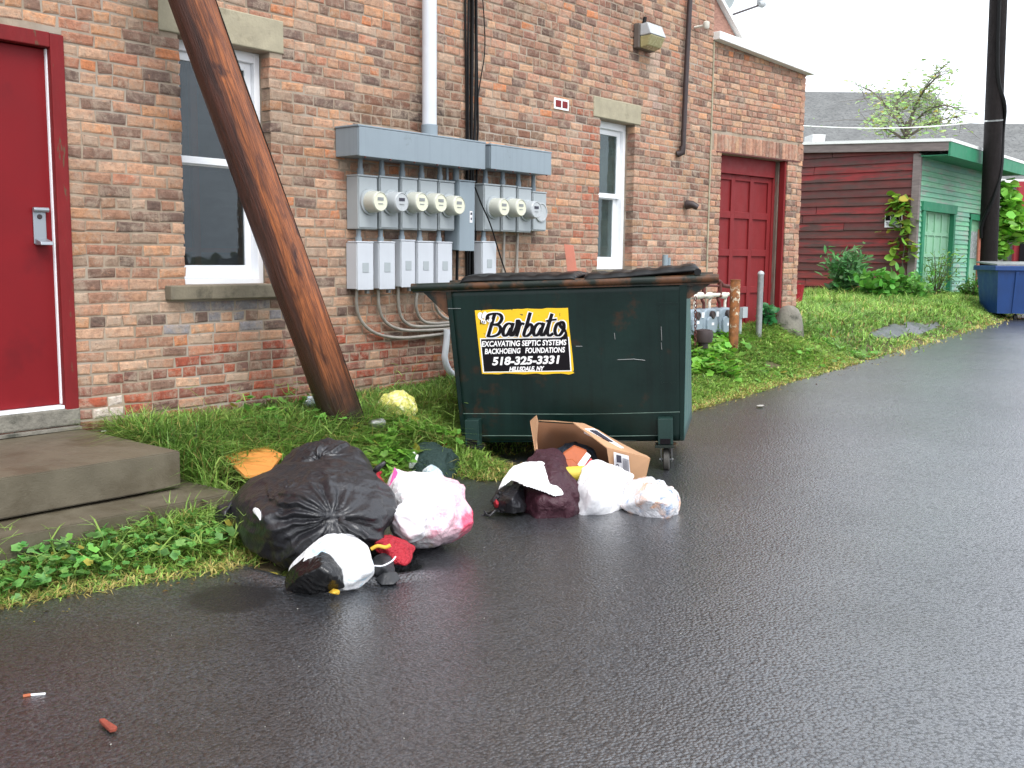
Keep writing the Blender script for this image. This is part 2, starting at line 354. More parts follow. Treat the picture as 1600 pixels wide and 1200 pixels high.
M = dict(
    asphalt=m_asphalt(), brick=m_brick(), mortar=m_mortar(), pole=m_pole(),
    soil=mat('verge_soil', (78, 66, 44), .95, var=.4, scale=9, col2=(70, 74, 36), th=(.45, .6), bump=.8, bscale=40, bdist=.02),
    earth=mat('far_ground', (72, 78, 52), .95, var=.3, scale=2),
    stone=mat('lintel_stone', (156, 148, 126), .9, var=.14, scale=9, col2=(120, 112, 92), th=(.55, .75), bump=.6, bscale=60, bdist=.004),
    sill=mat('sill_stone', (112, 104, 88), .85, var=.2, scale=9, col2=(66, 62, 50), th=(.5, .7), bump=.6, bscale=60, bdist=.004),
    conc=mat('step_concrete', (92, 85, 70), .5, var=.18, scale=4, col2=(76, 68, 52), th=(.48, .66), scale2=3, bump=.6, bscale=110, bdist=.003),
    conc2=mat('grey_concrete', (120, 116, 106), .9, var=.25, scale=14, col2=(70, 70, 62), th=(.5, .65), bump=.9, bscale=45, bdist=.008),
    brick2=mat('plain_brickwork', (150, 112, 98), .9, var=.3, scale=22, bump=.5, stretch=(1, 1, 3)),
    door=mat('red_door_paint', (116, 20, 26), .5, spec=.2, var=.07, scale=3, col2=(96, 18, 24), th=(.56, .74), scale2=2.2, bump=.08, bscale=30),
    doorframe=mat('red_frame_paint', (114, 26, 29), .6, spec=.25, var=.12, scale=6, col2=(94, 66, 50), th=(.60, .64), scale2=9, bump=.5, bscale=40, stretch=(3, 3, .7)),
    vinyl=mat('white_vinyl', (236, 238, 242), .35, var=.03, scale=5, bump=.03),
    trimw=mat('white_trim', (226, 228, 226), .6, var=.06, scale=6, col2=(150, 160, 140), th=(.66, .74), bump=.1),
    glass=m_glass_dark('window_glass', (66, 72, 72)), glass2=m_glass_dark('curtained_glass', (120, 140, 134)),
    elec=mat('grey_enclosure', (128, 140, 148), .42, metal=.0, var=.05, scale=5, col2=(104, 112, 112), th=(.64, .8), bump=.06, streak=.12),
    elec2=mat('pale_enclosure', (158, 165, 168), .42, var=.04, scale=5, bump=.05, streak=.05),
    elec3=mat('breaker_enclosure', (188, 192, 198), .4, var=.03, scale=5, bump=.05, streak=.05),
    cream=mat('meter_cream', (184, 185, 174), .25, var=.04, bump=0), mgrey=mat('meter_grey', (170, 174, 176), .25, var=.04, bump=0),
    dial=mat('meter_dial', (206, 206, 184), .3, var=.02, bump=0), black=mat('black_rubber', (10, 10, 11), .5, spec=.25, var=.2, bump=.2),
    steel=mat('galvanised_steel', (140, 142, 142), .45, metal=.5, var=.2, scale=18, bump=.15), pvc=mat('pale_pvc', (200, 204, 210), .4, var=.05, bump=.05),
    conduit=mat('grey_conduit', (150, 144, 136), .5, metal=.2, var=.2, scale=16, bump=.2),
    brownpipe=mat('dark_pipe', (52, 40, 40), .5, var=.25, scale=12, bump=.2),
    rust=mat('rusty_steel', (124, 78, 42), .85, var=.55, scale=16, col2=(190, 182, 160), th=(.56, .62), scale2=9, bump=.8, bscale=60, bdist=.004),
    rustpipe=mat('red_brown_pipe', (86, 40, 34), .65, var=.3, scale=16, bump=.4),
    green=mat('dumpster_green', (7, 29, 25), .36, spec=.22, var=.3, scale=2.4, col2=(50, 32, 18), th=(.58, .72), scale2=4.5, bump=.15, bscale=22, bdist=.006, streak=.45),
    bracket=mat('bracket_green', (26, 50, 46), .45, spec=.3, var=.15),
    greenlit=mat('skylit_side_green', (56, 92, 88), .5, var=.14, scale=4, col2=(104, 84, 56), th=(.66, .72), scale2=7, bump=.15, bscale=22, streak=.2),  # sky sheen on the side panel painted in as a lighter teal green
    greenrim=mat('scraped_green_rim', (26, 36, 31), .42, spec=.3, var=.3, scale=9, col2=(88, 58, 38), th=(.46, .6), scale2=7, bump=.5, bscale=60),
    lid=mat('black_lid', (11, 12, 13), .42, spec=.3, var=.2, scale=5, bump=.2, bscale=25), tyre=mat('caster_rubber', (70, 68, 64), .7, var=.2, scale=20, bump=.3),
    weld=mat('weld_line', (62, 84, 74), .5, var=.4, scale=20, bump=.4),
    yellow=mat('sign_yellow', (222, 180, 4), .45, var=.05, scale=6, col2=(60, 66, 40), th=(.63, .66), scale2=24, bump=.06),
    signblk=mat('sign_black', (14, 10, 15), .5, spec=.15, var=.1, bump=.04), signwht=mat('sign_white', (232, 230, 230), .45, var=.04, bump=.03),
    gred=mat('garage_red', (118, 34, 36), .55, spec=.25, var=.10, scale=5, col2=(110, 40, 42), th=(.6, .75), bump=.25, bscale=40, stretch=(2, 2, .6)),
    greywood=mat('bare_grey_wood', (112, 98, 88), .8, var=.3, scale=9, col2=(120, 48, 46), th=(.56, .66), bump=.5, stretch=(5, 5, .6)),
    shedred=mat('red_clapboard', (116, 46, 44), .7, var=.26, scale=3, col2=(74, 50, 46), th=(.43, .60), scale2=2.5, bump=.5, bscale=30, vc=True, stretch=(1, .5, 4)),
    shedgreen=mat('green_clapboard', (118, 166, 142), .7, var=.15, scale=3, col2=(142, 154, 142), th=(.5, .62), scale2=2.2, bump=.5, bscale=30, vc=True, stretch=(.6, 1, 4)),
    dkgreen=mat('green_trim', (40, 122, 88), .6, var=.14, scale=4, col2=(96, 134, 112), th=(.6, .7), bump=.3), ltgreen=mat('pale_green_door', (132, 178, 146), .6, var=.1, scale=4, col2=(98, 132, 110), th=(.6, .72), bump=.3),
    fascia=mat('grey_fascia', (116, 106, 104), .8, var=.25, scale=7, bump=.4, stretch=(.5, .5, 4)),
    shingle=mat('grey_shingle', (112, 113, 112), .9, spec=.2, var=.16, scale=1.5, col2=(92, 93, 93), th=(.5, .6), scale2=8, bump=.8, bscale=9, bdist=.05, stretch=(1, 1, 3)),
    bpole=mat('creosote_pole', (24, 18, 18), .7, spec=.25, var=.3, scale=5, bump=.7, bscale=30, bdist=.01, stretch=(4, 4, .5)),
    blue=mat('blue_dumpster_paint', (14, 56, 112), .45, var=.12, scale=3, col2=(60, 66, 66), th=(.66, .75), bump=.2, streak=.2),
    whitem=mat('white_metal', (216, 218, 220), .45, var=.05, bump=.05),
    bagblack=m_plastic('black_bag_film', (30, 30, 34), .40, fold=.30, fscale=16, coat=.22), bagblack2=m_plastic('smooth_black_bag', (15, 15, 17), .26, fold=.3, fscale=9),
    bagwhite=m_plastic('white_bag_film', (236, 236, 240), .32, fold=.25, subs=.5, fscale=11), bagblue=m_plastic('printed_white_bag', (240, 241, 244), .32, (196, 220, 234), (.60, .64), 11, fold=.3, subs=.4),
    bagclear=m_plastic('clear_bag_film', (214, 214, 218), .22, (214, 168, 140), (.52, .64), 8, fold=.55, subs=.1, col3=(138, 156, 182), th3=(.58, .68), coat=.4),
    bagpink=m_pinkbag(),
    pinkedge=m_plastic('magenta_film', (226, 90, 160), .3, fold=.4), pinkred=m_plastic('red_print_film', (226, 86, 120), .3, fold=.5),
    bagyellow=m_plastic('yellow_bag_film', (226, 222, 122), .35, (240, 238, 190), (.5, .6), 20, fold=.7), lightblue=m_plastic('pale_blue_film', (190, 212, 224), .35, (236, 240, 244), (.5, .56), 22, fold=.6),
    maroon=m_plastic('maroon_cloth', (54, 17, 31), .6, fold=.6, fscale=12), whitecloth=m_plastic('white_cloth', (238, 238, 240), .85, fold=.35, fscale=9),
    greencloth=m_plastic('dark_green_cloth', (26, 50, 46), .8, fold=.8, fscale=14), redcloth=m_plastic('red_cloth', (158, 18, 36), .7, fold=.8, fscale=16), navy=m_plastic('navy_cloth', (24, 38, 52), .6, (14, 16, 20), (.5, .55), 8, fold=.8),
    card=mat('cardboard', (180, 140, 106), .85, var=.08, scale=5, col2=(126, 90, 64), th=(.6, .75), bump=.2, bscale=90), cardshade=mat('shaded_cardboard_inside', (112, 76, 52), .9, var=.1, bump=.2),  # inner cardboard: shade within the box painted as a darker brown
    orange=mat('orange_board', (206, 134, 62), .75, var=.05, scale=6, bump=.1), carton=mat('orange_carton', (160, 84, 48), .6, var=.15, scale=9, bump=.3), label=mat('paper_label', (226, 226, 230), .6, var=.03, bump=0),
    ink=mat('printed_ink', (48, 46, 60), .6, var=.1, bump=0), inkred=mat('red_ink', (170, 40, 46), .6, var=.1, bump=0), tin=mat('yellow_tin', (206, 186, 70), .4, var=.1, bump=0),
    boot=mat('black_boot', (40, 41, 44), .5, var=.25, scale=12, bump=.4), yel=mat('yellow_strap', (206, 164, 52), .6, var=.1, bump=.1), plank=mat('red_brown_plank', (182, 112, 92), .7, var=.1, scale=8, bump=.3),
    bark=mat('twig_bark', (92, 84, 74), .9, var=.2), leaf=m_leaf('leaf'), litter=mat('white_litter', (170, 168, 160), .6, var=.05, bump=0), rustiron=mat('rusted_bar', (128, 58, 42), .85, var=.25, scale=40, bump=.6),
    lens=mat('yellowed_lens', (158, 150, 108), .25, var=.15, scale=20, bump=.1), lampgrey=mat('lamp_housing', (92, 84, 78), .6, var=.15, bump=.1),
    redhouse=mat('far_red_wall', (148, 40, 48), .7, var=.1), greyhouse=mat('far_grey_wall', (134, 136, 132), .8, var=.1), gasgrey=mat('gas_meter_grey', (132, 146, 156), .45, var=.08, scale=14, bump=.1),
    dishm=mat('dish_grey', (196, 204, 206), .5, var=.04, bump=0), brass=mat('painted_fitting', (206, 202, 190), .6, var=.2, scale=30, col2=(130, 70, 50), th=(.56, .64), bump=.2), handle=mat('brushed_plate', (150, 156, 162), .35, metal=.6, var=.05, bump=.05),
)

# ------------------------------------------------------------------ ground, road
def grid_sheet(name, xs, ys, fn, m):
    X, Y = np.meshgrid(xs, ys); Z = fn(X, Y); V = np.stack([X.ravel(), Y.ravel(), Z.ravel()], 1); nx = len(xs); ny = len(ys)
    i = np.arange(nx-1)[None, :]+nx*np.arange(ny-1)[:, None]; i = i.ravel()
    o = fast_mesh(name, V, np.stack([i, i+1, i+nx+1, i+nx], 1), None, m); o['kind'] = 'structure'
    for p in (o.data.polygons,): p.foreach_set('use_smooth', np.ones(len(o.data.polygons), bool))
    return o
HOLE = onZ(515, 893, 0)
fwd2 = np.array([math.sin(YAW), math.cos(YAW)]); rt2 = np.array([math.cos(YAW), -math.sin(YAW)])
def dip(x, y):
    dx = x-HOLE[0]; dy = y-HOLE[1]; u = dx*rt2[0]+dy*rt2[1]; v = dx*fwd2[0]+dy*fwd2[1]
    ang = np.arctan2(v, u); wob = 1+.08*np.sin(3*ang+1)+.05*np.sin(5*ang)
    vv = np.where(v < 0, v/.17, v/.42); d = np.sqrt((u/.36)**2+vv**2)/wob
    lip = .030*np.exp(-((d-1.10)/.22)**2)*np.clip(.5-v*4, 0, 1)
    return -.085*ease((1.04-d)/.16)+lip
def road_z(x, y):
    Pn = np.stack([x.ravel()*.9, y.ravel()*.9, 0*x.ravel()], 1); nz = vnoise(Pn, 5).reshape(x.shape)*.012
    return road_h(x)+nz*np.clip((8-np.abs(x-4))/4, 0, 1)+dip(x, y)
xs = np.unique(np.concatenate([np.linspace(-40, 0, 20), np.arange(0, 1.8, .1), np.arange(1.8, 4.4, .02), np.arange(4.4, 9, .1), np.arange(9, 30, .4), np.linspace(30, 120, 30)]))
ys = np.unique(np.concatenate([np.linspace(-7, 0, 15), np.arange(0, 2.2, .1), np.arange(2.2, 4.0, .02), np.arange(4.0, 9.6, .1)]))
def road_fn(x, y):
    z = road_z(x, y); return z-np.clip((y-edge_y(x)-.5), 0, 9)*.6
grid_sheet('road', xs, ys, road_fn, M['asphalt'])
def bank_fn(x, y):
    Pn = np.stack([x.ravel()*2.5, y.ravel()*2.5, 0*x.ravel()], 1); nz = vnoise(Pn, 9).reshape(x.shape)
    e = edge_y(x); wob = vnoise(np.stack([x.ravel()*1.8, 0*x.ravel(), 0*x.ravel()], 1), 3).reshape(x.shape)*.12+vnoise(np.stack([x.ravel()*7, y.ravel()*3, 0*x.ravel()], 1), 13).reshape(x.shape)*.06
    z = ground_h(x, y+wob*np.clip(1-(y-e)/.8, 0, 1))+nz*.018*np.clip((y-e)/.4, 0, 1)
    z = np.where(y < e-.25, z-.15, z)
    return z-np.clip(.10-dip(x, y)*-1, 0, 0)
xs2 = np.unique(np.concatenate([np.linspace(-40, 0, 30), np.arange(0, 14, .07), np.arange(14, 30, .2), np.linspace(30, 120, 40)]))
ys2 = np.concatenate([np.arange(3.5, 6.6, .05), np.arange(6.6, 9, .3), np.linspace(9, 60, 25)])
grid_sheet('verge', xs2, ys2, bank_fn, M['soil'])
g = MB(); g.add([(-400, -400, -.25), (900, -400, -.25), (900, 900, -.25), (-400, 900, -.25)], [(0, 1, 2, 3)])
o = g.build('ground', M['earth']); o['kind'] = 'structure'
def gz(x, y):
    a = road_fn(np.array([[x]]), np.array([[y]]))[0, 0]; b = bank_fn(np.array([[x]]), np.array([[y]]))[0, 0] if y > 3.5 else -9
    return max(a, b)
# ------------------------------------------------------------------ brickwork
PAL = [((184, 140, 112), 26), ((190, 152, 126), 20), ((170, 126, 102), 20), ((150, 110, 90), 17), ((192, 140, 104), 12), ((196, 122, 80), 3), ((122, 94, 82), 14), ((98, 80, 74), 8), ((176, 150, 130), 14), ((172, 116, 92), 9)]
PALR = [((140, 62, 46), 18), ((156, 70, 48), 10), ((120, 68, 58), 20), ((102, 72, 66), 16), ((164, 80, 56), 6), ((136, 92, 78), 14)]
PALA = [((166, 120, 100), 22), ((154, 108, 92), 18), ((176, 130, 108), 17), ((134, 96, 82), 15), ((182, 142, 112), 13), ((106, 82, 74), 8)]
def pick(pal, r):
    t = r.random()*sum(q for c, q in pal)
    for c, q in pal:
        t -= q
        if t <= 0: return c
    return pal[0][0]
class Bricks:
    def __init__(s, seed): s.v = []; s.f = []; s.c = []; s.r = random.Random(seed)
    def brick(s, x0, x1, z0, z1, col, y=0.0, depth=.09):
        r = s.r; j = lambda a: r.uniform(-a, a); o = j(.0025); ch = .007+r.random()*.006
        dz = j(.003); n = len(s.v); ya = y+o
        outer = [(x0+j(.005), z0+j(.004)+dz), (x1+j(.005), z0+j(.004)-dz), (x1+j(.005), z1+j(.004)-dz), (x0+j(.005), z1+j(.004)+dz)]
        cx, cz = (x0+x1)/2, (z0+z1)/2
        inner = [(a+(ch if a < cx else -ch)+j(.002), b+(ch if b < cz else -ch)+j(.002)) for a, b in outer]
        mid = [(a, ya+.0035, b) for a, b in outer]; fr = [(a, ya+j(.001), b) for a, b in inner]; bk = [(a, y+depth, b) for a, b in outer]
        s.v += fr+mid+bk
        s.f += [(n, n+1, n+2, n+3)]+[(n+4+i, n+4+(i+1) % 4, n+(i+1) % 4, n+i) for i in range(4)]+[(n+8+i, n+8+(i+1) % 4, n+4+(i+1) % 4, n+4+i) for i in range(4)]
        col = tuple(q*.84+t_*.16 for q, t_ in zip(col, (178, 152, 132))); l = s2l(col); k = r.uniform(.84, 1.14); s.c += [tuple(q*k for q in l)]*12
    def build(s, name, parent):
        o = MB(); o.v = s.v; o.f = s.f
        return o.build(name, M['brick'], parent, local=True, colors=np.array(s.c))
def sub(iv, holes):
    out = [iv]
    for a, b in holes:
        nw = []
        for p, q in out:
            if b <= p or a >= q: nw.append((p, q))
            else:
                if a > p: nw.append((p, a))
                if b < q: nw.append((b, q))
        out = nw
    return out
def lay(B, x0, x1, z0, z1, holes, colfn, pitch=.068, L=.186, hdr=6):
    row = 0; z = z0; r = B.r
    while z < z1:
        ph = pitch*(1+r.uniform(-.05, .05))
        header = (row % hdr == hdr-2)
        hs_ = [(a+.007, b-.007) for a, b, c, d in holes if z+.5*ph > c and z+.5*ph < d]
        for a, b in sub((x0, x1), hs_):
            x = a-(r.random()*.08 if a == x0 else 0); x += 0 if row % 2 else -L*.5*(a == x0)
            first = True
            while x < b-.02:
                l = (.098 if header else L-.002)*(1+r.uniform(-.05, .05))
                if first and row % 2 and not header and a != x0: l = L*.5
                if r.random() < .06 and not header: l = .1
                first = False; e = min(x+l, b)
                if b-e < .05: e = b
                xa = max(x, a)
                if e-xa > .03: B.brick(xa+(.005 if xa > a else 0), e-(.006 if e < b else 0), z+.005, z+ph-.006, colfn(.5*(xa+e), z, header))
                x = e
        z += ph; row += 1
def backing(mb, x0, x1, z0, z1, holes, y0, y1):
    X = sorted(set([x0, x1]+[q for h in holes for q in h[:2] if x0 < q < x1])); Z = sorted(set([z0, z1]+[q for h in holes for q in h[2:4] if z0 < q < z1]))
    inh = lambda i, k: not (0 <= i < len(X)-1 and 0 <= k < len(Z)-1) or any(h[0] <= X[i] and X[i+1] <= h[1] and h[2] <= Z[k] and Z[k+1] <= h[3] for h in holes)
    for i in range(len(X)-1):
        for k in range(len(Z)-1):
            if inh(i, k): continue
            a, b, c, d = X[i], X[i+1], Z[k], Z[k+1]
            mb.add([(a, y0, c), (b, y0, c), (b, y0, d), (a, y0, d)], [(0, 1, 2, 3)]); mb.add([(a, y1, c), (b, y1, c), (b, y1, d), (a, y1, d)], [(3, 2, 1, 0)])
            if inh(i-1, k): mb.add([(a, y0, c), (a, y0, d), (a, y1, d), (a, y1, c)], [(0, 1, 2, 3)])
            if inh(i+1, k): mb.add([(b, y0, c), (b, y0, d), (b, y1, d), (b, y1, c)], [(3, 2, 1, 0)])
            if inh(i, k-1): mb.add([(a, y0, c), (b, y0, c), (b, y1, c), (a, y1, c)], [(3, 2, 1, 0)])
            if inh(i, k+1): mb.add([(a, y0, d), (b, y0, d), (b, y1, d), (a, y1, d)], [(0, 1, 2, 3)])
XE = 10.2; TOPZ = 6.3
D0, D1, DZ0, DZ1 = 1.92, 2.91, .42, 2.60
W1 = (3.63, 4.31, 1.215, 2.725); W2 = (8.09, 8.70, 1.30, 2.715)
holes = [(D0, D1, DZ0, DZ1), W1, W2]
stones = [(1.70, 2.70, 2.76, 2.97), (3.50, 4.42, 2.728, 2.94), (7.98, 8.79, 2.718, 2.905), (3.49, 4.39, 1.125, 1.214), (8.0, 8.8, 1.2, 1.3)]
bld = thing('brick_building', 'long brick building with a red steel door and two white windows', 'building', (6, W, .3))
def main_col(x, z, hdr):
    r = RNG
    if z < .74+.12*math.sin(x*1.7) and (x < 6.5): c = pick(PALR if r.random() < .8 else PAL, r)
    elif x > 7.0 or (z > 2.9 and x > 5.5): c = pick(PALA if r.random() < .72 else PAL, r)
    else: c = pick(PAL, r)
    if 3.45 < x < 4.5 and .85 < z < 1.12 and r.random() < .55: c = (128, 130, 138)
    if 7.75 < x < 8.1 and z < 2.7 and r.random() < .4: c = (168, 98, 76)
    if 3.0 < x < 3.35 and .4 < z < .52 and r.random() < .5: c = (214, 206, 200)
    if 8.95 < x < 9.1 and 2.9 < z < 3.4: c = tuple(int(.6*q+.4*205) for q in c)
    if hdr: c = tuple(int(q*.95) for q in c)
    st = math.sin(x*2.3+1)*math.sin(z*3.1+x)  # weathering patches
    if st > .55: c = tuple(int(q*.86) for q in c)
    if 5.0 < x < 7.2 and 2.3 < z < 2.55: c = tuple(int(q*.66) for q in c)
    return c
B = Bricks(3)
lay(B, -1.0, XE, .1, TOPZ, holes+stones, main_col, .068, .186, 5)
for p in range(len(B.v)): B.v[p] = (B.v[p][0]-6, B.v[p][1], B.v[p][2]-.3)
wall = B.build('wall', bld)
mb = MB(); backing(mb, -6, XE, -.2, TOPZ+.1, holes, W+.0055, W+.34)
mb.box(XE-.3, XE, W+.34, W+9, 0, TOPZ+.1); mb.box(-6, -5.7, W+.34, W+9, 0, TOPZ+.1); mb.box(-6, XE, W+9, W+9.3, 0, TOPZ+.1)
mb.build('mortar_backing', M['mortar'], bld)
mb = MB(); mb.box(XE-.012, XE+.010, W-.012, W-.002, .3, 3.75); mb.build('corner_joint', M['stone'], bld)
mb = MB(); mb.box(-6.1, XE+.1, W-.12, W+9.4, TOPZ+.1, TOPZ+.25); mb.build('roof', M['shingle'], bld)
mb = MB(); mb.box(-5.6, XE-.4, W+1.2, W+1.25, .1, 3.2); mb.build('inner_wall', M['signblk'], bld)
for i, (a, b, c, d) in enumerate(stones):
    mb = MB(); pr = .065 if i >= 3 else .006
    mb.box(a, b, W-pr, W+.1 if i < 3 else W+.13, c, d)
    ob = mb.build('window_sill' if i >= 3 else 'lintel', M['sill'] if i >= 3 else M['stone'], bld, bevel=.008)
# odd bricks: the small red patch
mb = MB(); q = onY(877, 163); mb.box(q[0]-.09, q[0]-.01, W-.010, W+.02, q[2]-.03, q[2]+.03); mb.box(q[0]+.01, q[0]+.085, W-.010, W+.02, q[2]-.03, q[2]+.03)
mb.build('patch_bricks', M['gred'], bld, bevel=.004)
mb = MB(); mb.box(q[0]-.11, q[0]+.105, W-.006, W+.02, q[2]-.048, q[2]+.048); mb.build('patch_mortar', M['trimw'], bld)
# red entrance door
dr = MB(); dr.box(D0+.0, D1-.085, W+.045, W+.09, .545, 2.515); door = dr.build('door', M['door'], bld, bevel=.004)
ORG[door.name] = ORG[bld.name]
fr = MB(); fr.box(D1-.08, D1-.002, W-.012, W+.10, .50, 2.595); fr.box(D0-.08, D1-.08, W-.012, W+.10, 2.52, 2.60); fr.box(D0-.08, D0-.001, W-.012, W+.1, .5, 2.52)
fr.build('door_frame', M['doorframe'], bld, bevel=.005)
ws = MB(); ws.box(D1-.088, D1-.080, W+.028, W+.05, .55, 2.515); ws.box(D0, D1-.082, W-.0, W+.05, .525, .543); ws.build('weatherstrip', M['vinyl'], bld)
ds = MB(); ds.box(D0-.05, D1+.005, W-.014, W+.2, .425, .524); ds.build('door_sill', M['conc2'], bld, bevel=.01)
p0 = onY(50, 350, W+.04); hx = onY(62, 352, W+.04)[0]
h = MB(); z0_, z1_ = onY(62, 381, W)[2], onY(62, 324, W)[2]
h.box(hx-.036, hx+.036, W+.036, W+.044, z0_, z1_); h.tube([(hx-.04, W+.022, z1_-.012), (hx+.045, W+.022, z1_-.012)], .014, 10)
h.pts8([(hx-.03, W-.03, z0_-.006), (hx+.04, W-.03, z0_-.006), (hx+.04, W+.04, z0_-.006), (hx-.03, W+.04, z0_-.006), (hx-.03, W-.025, z0_+.012), (hx+.04, W-.025, z0_+.012), (hx+.04, W+.04, z0_+.03), (hx-.03, W+.04, z0_+.03)])
h.build('handle', M['handle'], door, bevel=.003)
h = MB(); h.lathe((hx, W+.037, z1_-.05), (0, -1, 0), [(0, .014), (.006, .013), (.007, .009)], 16); h.build('lock', M['brownpipe'], door)
# windows
def window(op, zm, glass):
    a, b, c, d = op; Y0 = W+.115
    f = MB(); t = .045
    f.box(a, a+t, Y0, Y0+.1, c, d); f.box(b-t, b, Y0, Y0+.1, c, d); f.box(a+t, b-t, Y0, Y0+.1, d-t-.02, d); f.box(a+t, b-t, Y0-.02, Y0+.1, c, c+.035)
    wf = f.build('window', M['vinyl'], bld, bevel=.004); ORG[wf.name] = ORG[bld.name]
    a += t+.001; b -= t+.001; c += .036; d -= t+.021
    u = MB(); s = .05
    y1 = Y0+.035; u.box(a, a+s, y1, y1+.03, zm, d); u.box(b-s, b, y1, y1+.03, zm, d); u.box(a+s, b-s, y1, y1+.03, d-s, d); u.box(a+s, b-s, y1, y1+.03, zm, zm+.045)
    u.build('upper_sash', M['vinyl'], wf, bevel=.003)
    l = MB(); y2 = Y0+.068; l.box(a, a+s, y2, y2+.03, c, zm+.03); l.box(b-s, b, y2, y2+.03, c, zm+.03); l.box(a+s, b-s, y2, y2+.03, c, c+.085); l.box(a+s, b-s, y2, y2+.03, zm-.01, zm+.03)
    l.build('lower_sash', M['vinyl'], wf, bevel=.003)
    p = MB(); p.box(a+s, b-s, y1+.012, y1+.016, zm+.04, d-s); p.build('pane', glass, wf)
    p = MB(); p.box(a+s, b-s, y2+.012, y2+.016, c+.08, zm-.005); p.build('pane', glass, wf)
m = MB(); m.box(W1[0]-.1, W1[1]+.3, W+.75, W+.78, .9, 3.0); m.build('room_wall', M['fascia'], bld)
m = MB(); m.box(3.98, 4.03, W+.42, W+.45, 1.2, 2.7); m.box(3.62, 4.3, W+.40, W+.43, 1.42, 1.45); m.build('reflection_bars', M['carton'], bld)  # added bars behind the pane stand in for its brown and red reflections
for a_, b_, q_ in ((8.10, 8.34, .10), (8.46, 8.70, .14)):
    m = MB(); vs = []; nx = 40
    for i in range(nx+1):
        x_ = a_+(b_-a_)*i/nx
        for zz in (1.3, 2.7): vs.append((x_+.03*(zz > 2), W+.30+.02*math.sin(i*1.1+q_*9), zz))
    m.add(vs, [(2*i, 2*i+2, 2*i+3, 2*i+1) for i in range(nx)]); m.build('curtain', M['ltgreen'], bld, smooth=True)
zm1 = onY(320, 257, W+.15)[2]; zm2 = onY(955, 310, W+.15)[2]
window(W1, zm1, M['glass']); window(W2, zm2, M['glass2'])

# concrete steps
st = thing('concrete_steps', 'two low damp concrete steps below the red entrance door', 'steps', (1.6, 5.0, .0))
def rough_block(x0, x1, y0, y1, z0, z1, nx, seed):
    bm = bmesh.new(); bmesh.ops.create_cube(bm, size=1)
    for v in bm.verts: v.co = Vector((x0+(v.co.x+.5)*(x1-x0), y0+(v.co.y+.5)*(y1-y0), z0+(v.co.z+.5)*(z1-z0)))
    bmesh.ops.bevel(bm, geom=bm.edges[:], offset=.007, segments=2, affect='EDGES')
    bmesh.ops.subdivide_edges(bm, edges=[e for e in bm.edges if e.calc_length() > .4], cuts=nx, use_grid_fill=True)
    P = np.array([v.co for v in bm.verts]); n = np.stack([vnoise(P*5, seed), vnoise(P*5, seed+1), vnoise(P*5, seed+2)], 1)*.0022
    mb = MB(); mb.v = [tuple(q) for q in P+n]; mb.f = [tuple(v.index for v in f.verts) for f in bm.faces]; bm.free(); return mb
rough_block(.2, 2.91, 4.62, W-.004, .215, .40, 14, 4).build('upper_step', M['conc'], st, smooth=True)
rough_block(.2, 3.05, 4.36, 4.9, .02, .20, 14, 14).build('lower_step', M['conc'], st, smooth=True)
mb = MB(); mb.box(.3, 2.9, W-.05, W-.002, .405, .42); mb.build('joint_strip', M['conc2'], st)

# ------------------------------------------------------------------ annex with garage door (turned a little towards the alley)
AU = Vector((.990, -.141, 0)); AV = Vector((.141, .990, 0)); AZ = Vector((0, 0, 1))
AM = Matrix((AU, AV, AZ)).transposed()
A0 = Vector((XE+.012, W, 0))
ann = thing('brick_annex', 'lower brick annex with a wide red panelled garage door and white roof edge', 'building', A0, mat3=AM)
AH = [(.20, 1.53, -1, 2.585)]
def ann_col(x, z, h): return pick(PALA if RNG.random() < .75 else PAL, RNG)
B = Bricks(5); lay(B, 0.0, 1.82, .3, 3.74, AH+[(0, 1.83, 2.585, 2.80)], ann_col, .068, .186, 3)
x = .06
while x < 1.80:
    wd = .062+RNG.random()*.008; B.brick(x+.003, x+wd-.004, 2.60, 2.785, pick(PALA, RNG)); x += wd
# returns on the right end
B.build('wall', ann)
mb = MB(); backing(mb, 0, 1.82, -.1, 3.78, AH, .0085, .34); mb.box(1.48, 1.82, .34, 6, -.1, 3.7); mb.build('mortar_backing', M['mortar'], ann, local=True)
B2 = Bricks(8); lay(B2, 0, 5.8, .3, 3.7, [], ann_col, .07, .2, 3)
B2.v = [(1.8285-(v[1]), v[0], v[2]) for v in B2.v]; B2.f = [tuple(reversed(f)) for f in B2.f]
B2.build('end_wall', ann)
mb = MB(); mb.box(.1, 1.78, -.004, .1, 2.586, 2.6); mb.build('steel_lintel', M['rustpipe'], ann, local=True)
mb = MB(); mb.pts8([(-.02, -.09, 3.765), (1.87, -.09, 3.62), (1.87, 6, 3.62), (-.02, 6, 3.765), (-.02, -.09, 3.85), (1.87, -.09, 3.735), (1.87, 6, 3.735), (-.02, 6, 3.85)]); mb.build('roof_edge', M['trimw'], ann, local=True, bevel=.006)
mb = MB(); mb.slab([(-.02, .12, 3.86), (.62, .12, 3.84), (-.02, .12, 4.40)], .25, (0, 1, 0)); mb.build('side_gable', M['brick2'], ann, local=True)
mb = MB(); mb.pts8([(-.02, .06, 4.40), (.68, .06, 3.82), (.68, .4, 3.82), (-.02, .4, 4.40), (-.02, .06, 4.45), (.68, .06, 3.87), (.68, .4, 3.87), (-.02, .4, 4.45)]); mb.build('gable_trim', M['trimw'], ann, local=True)
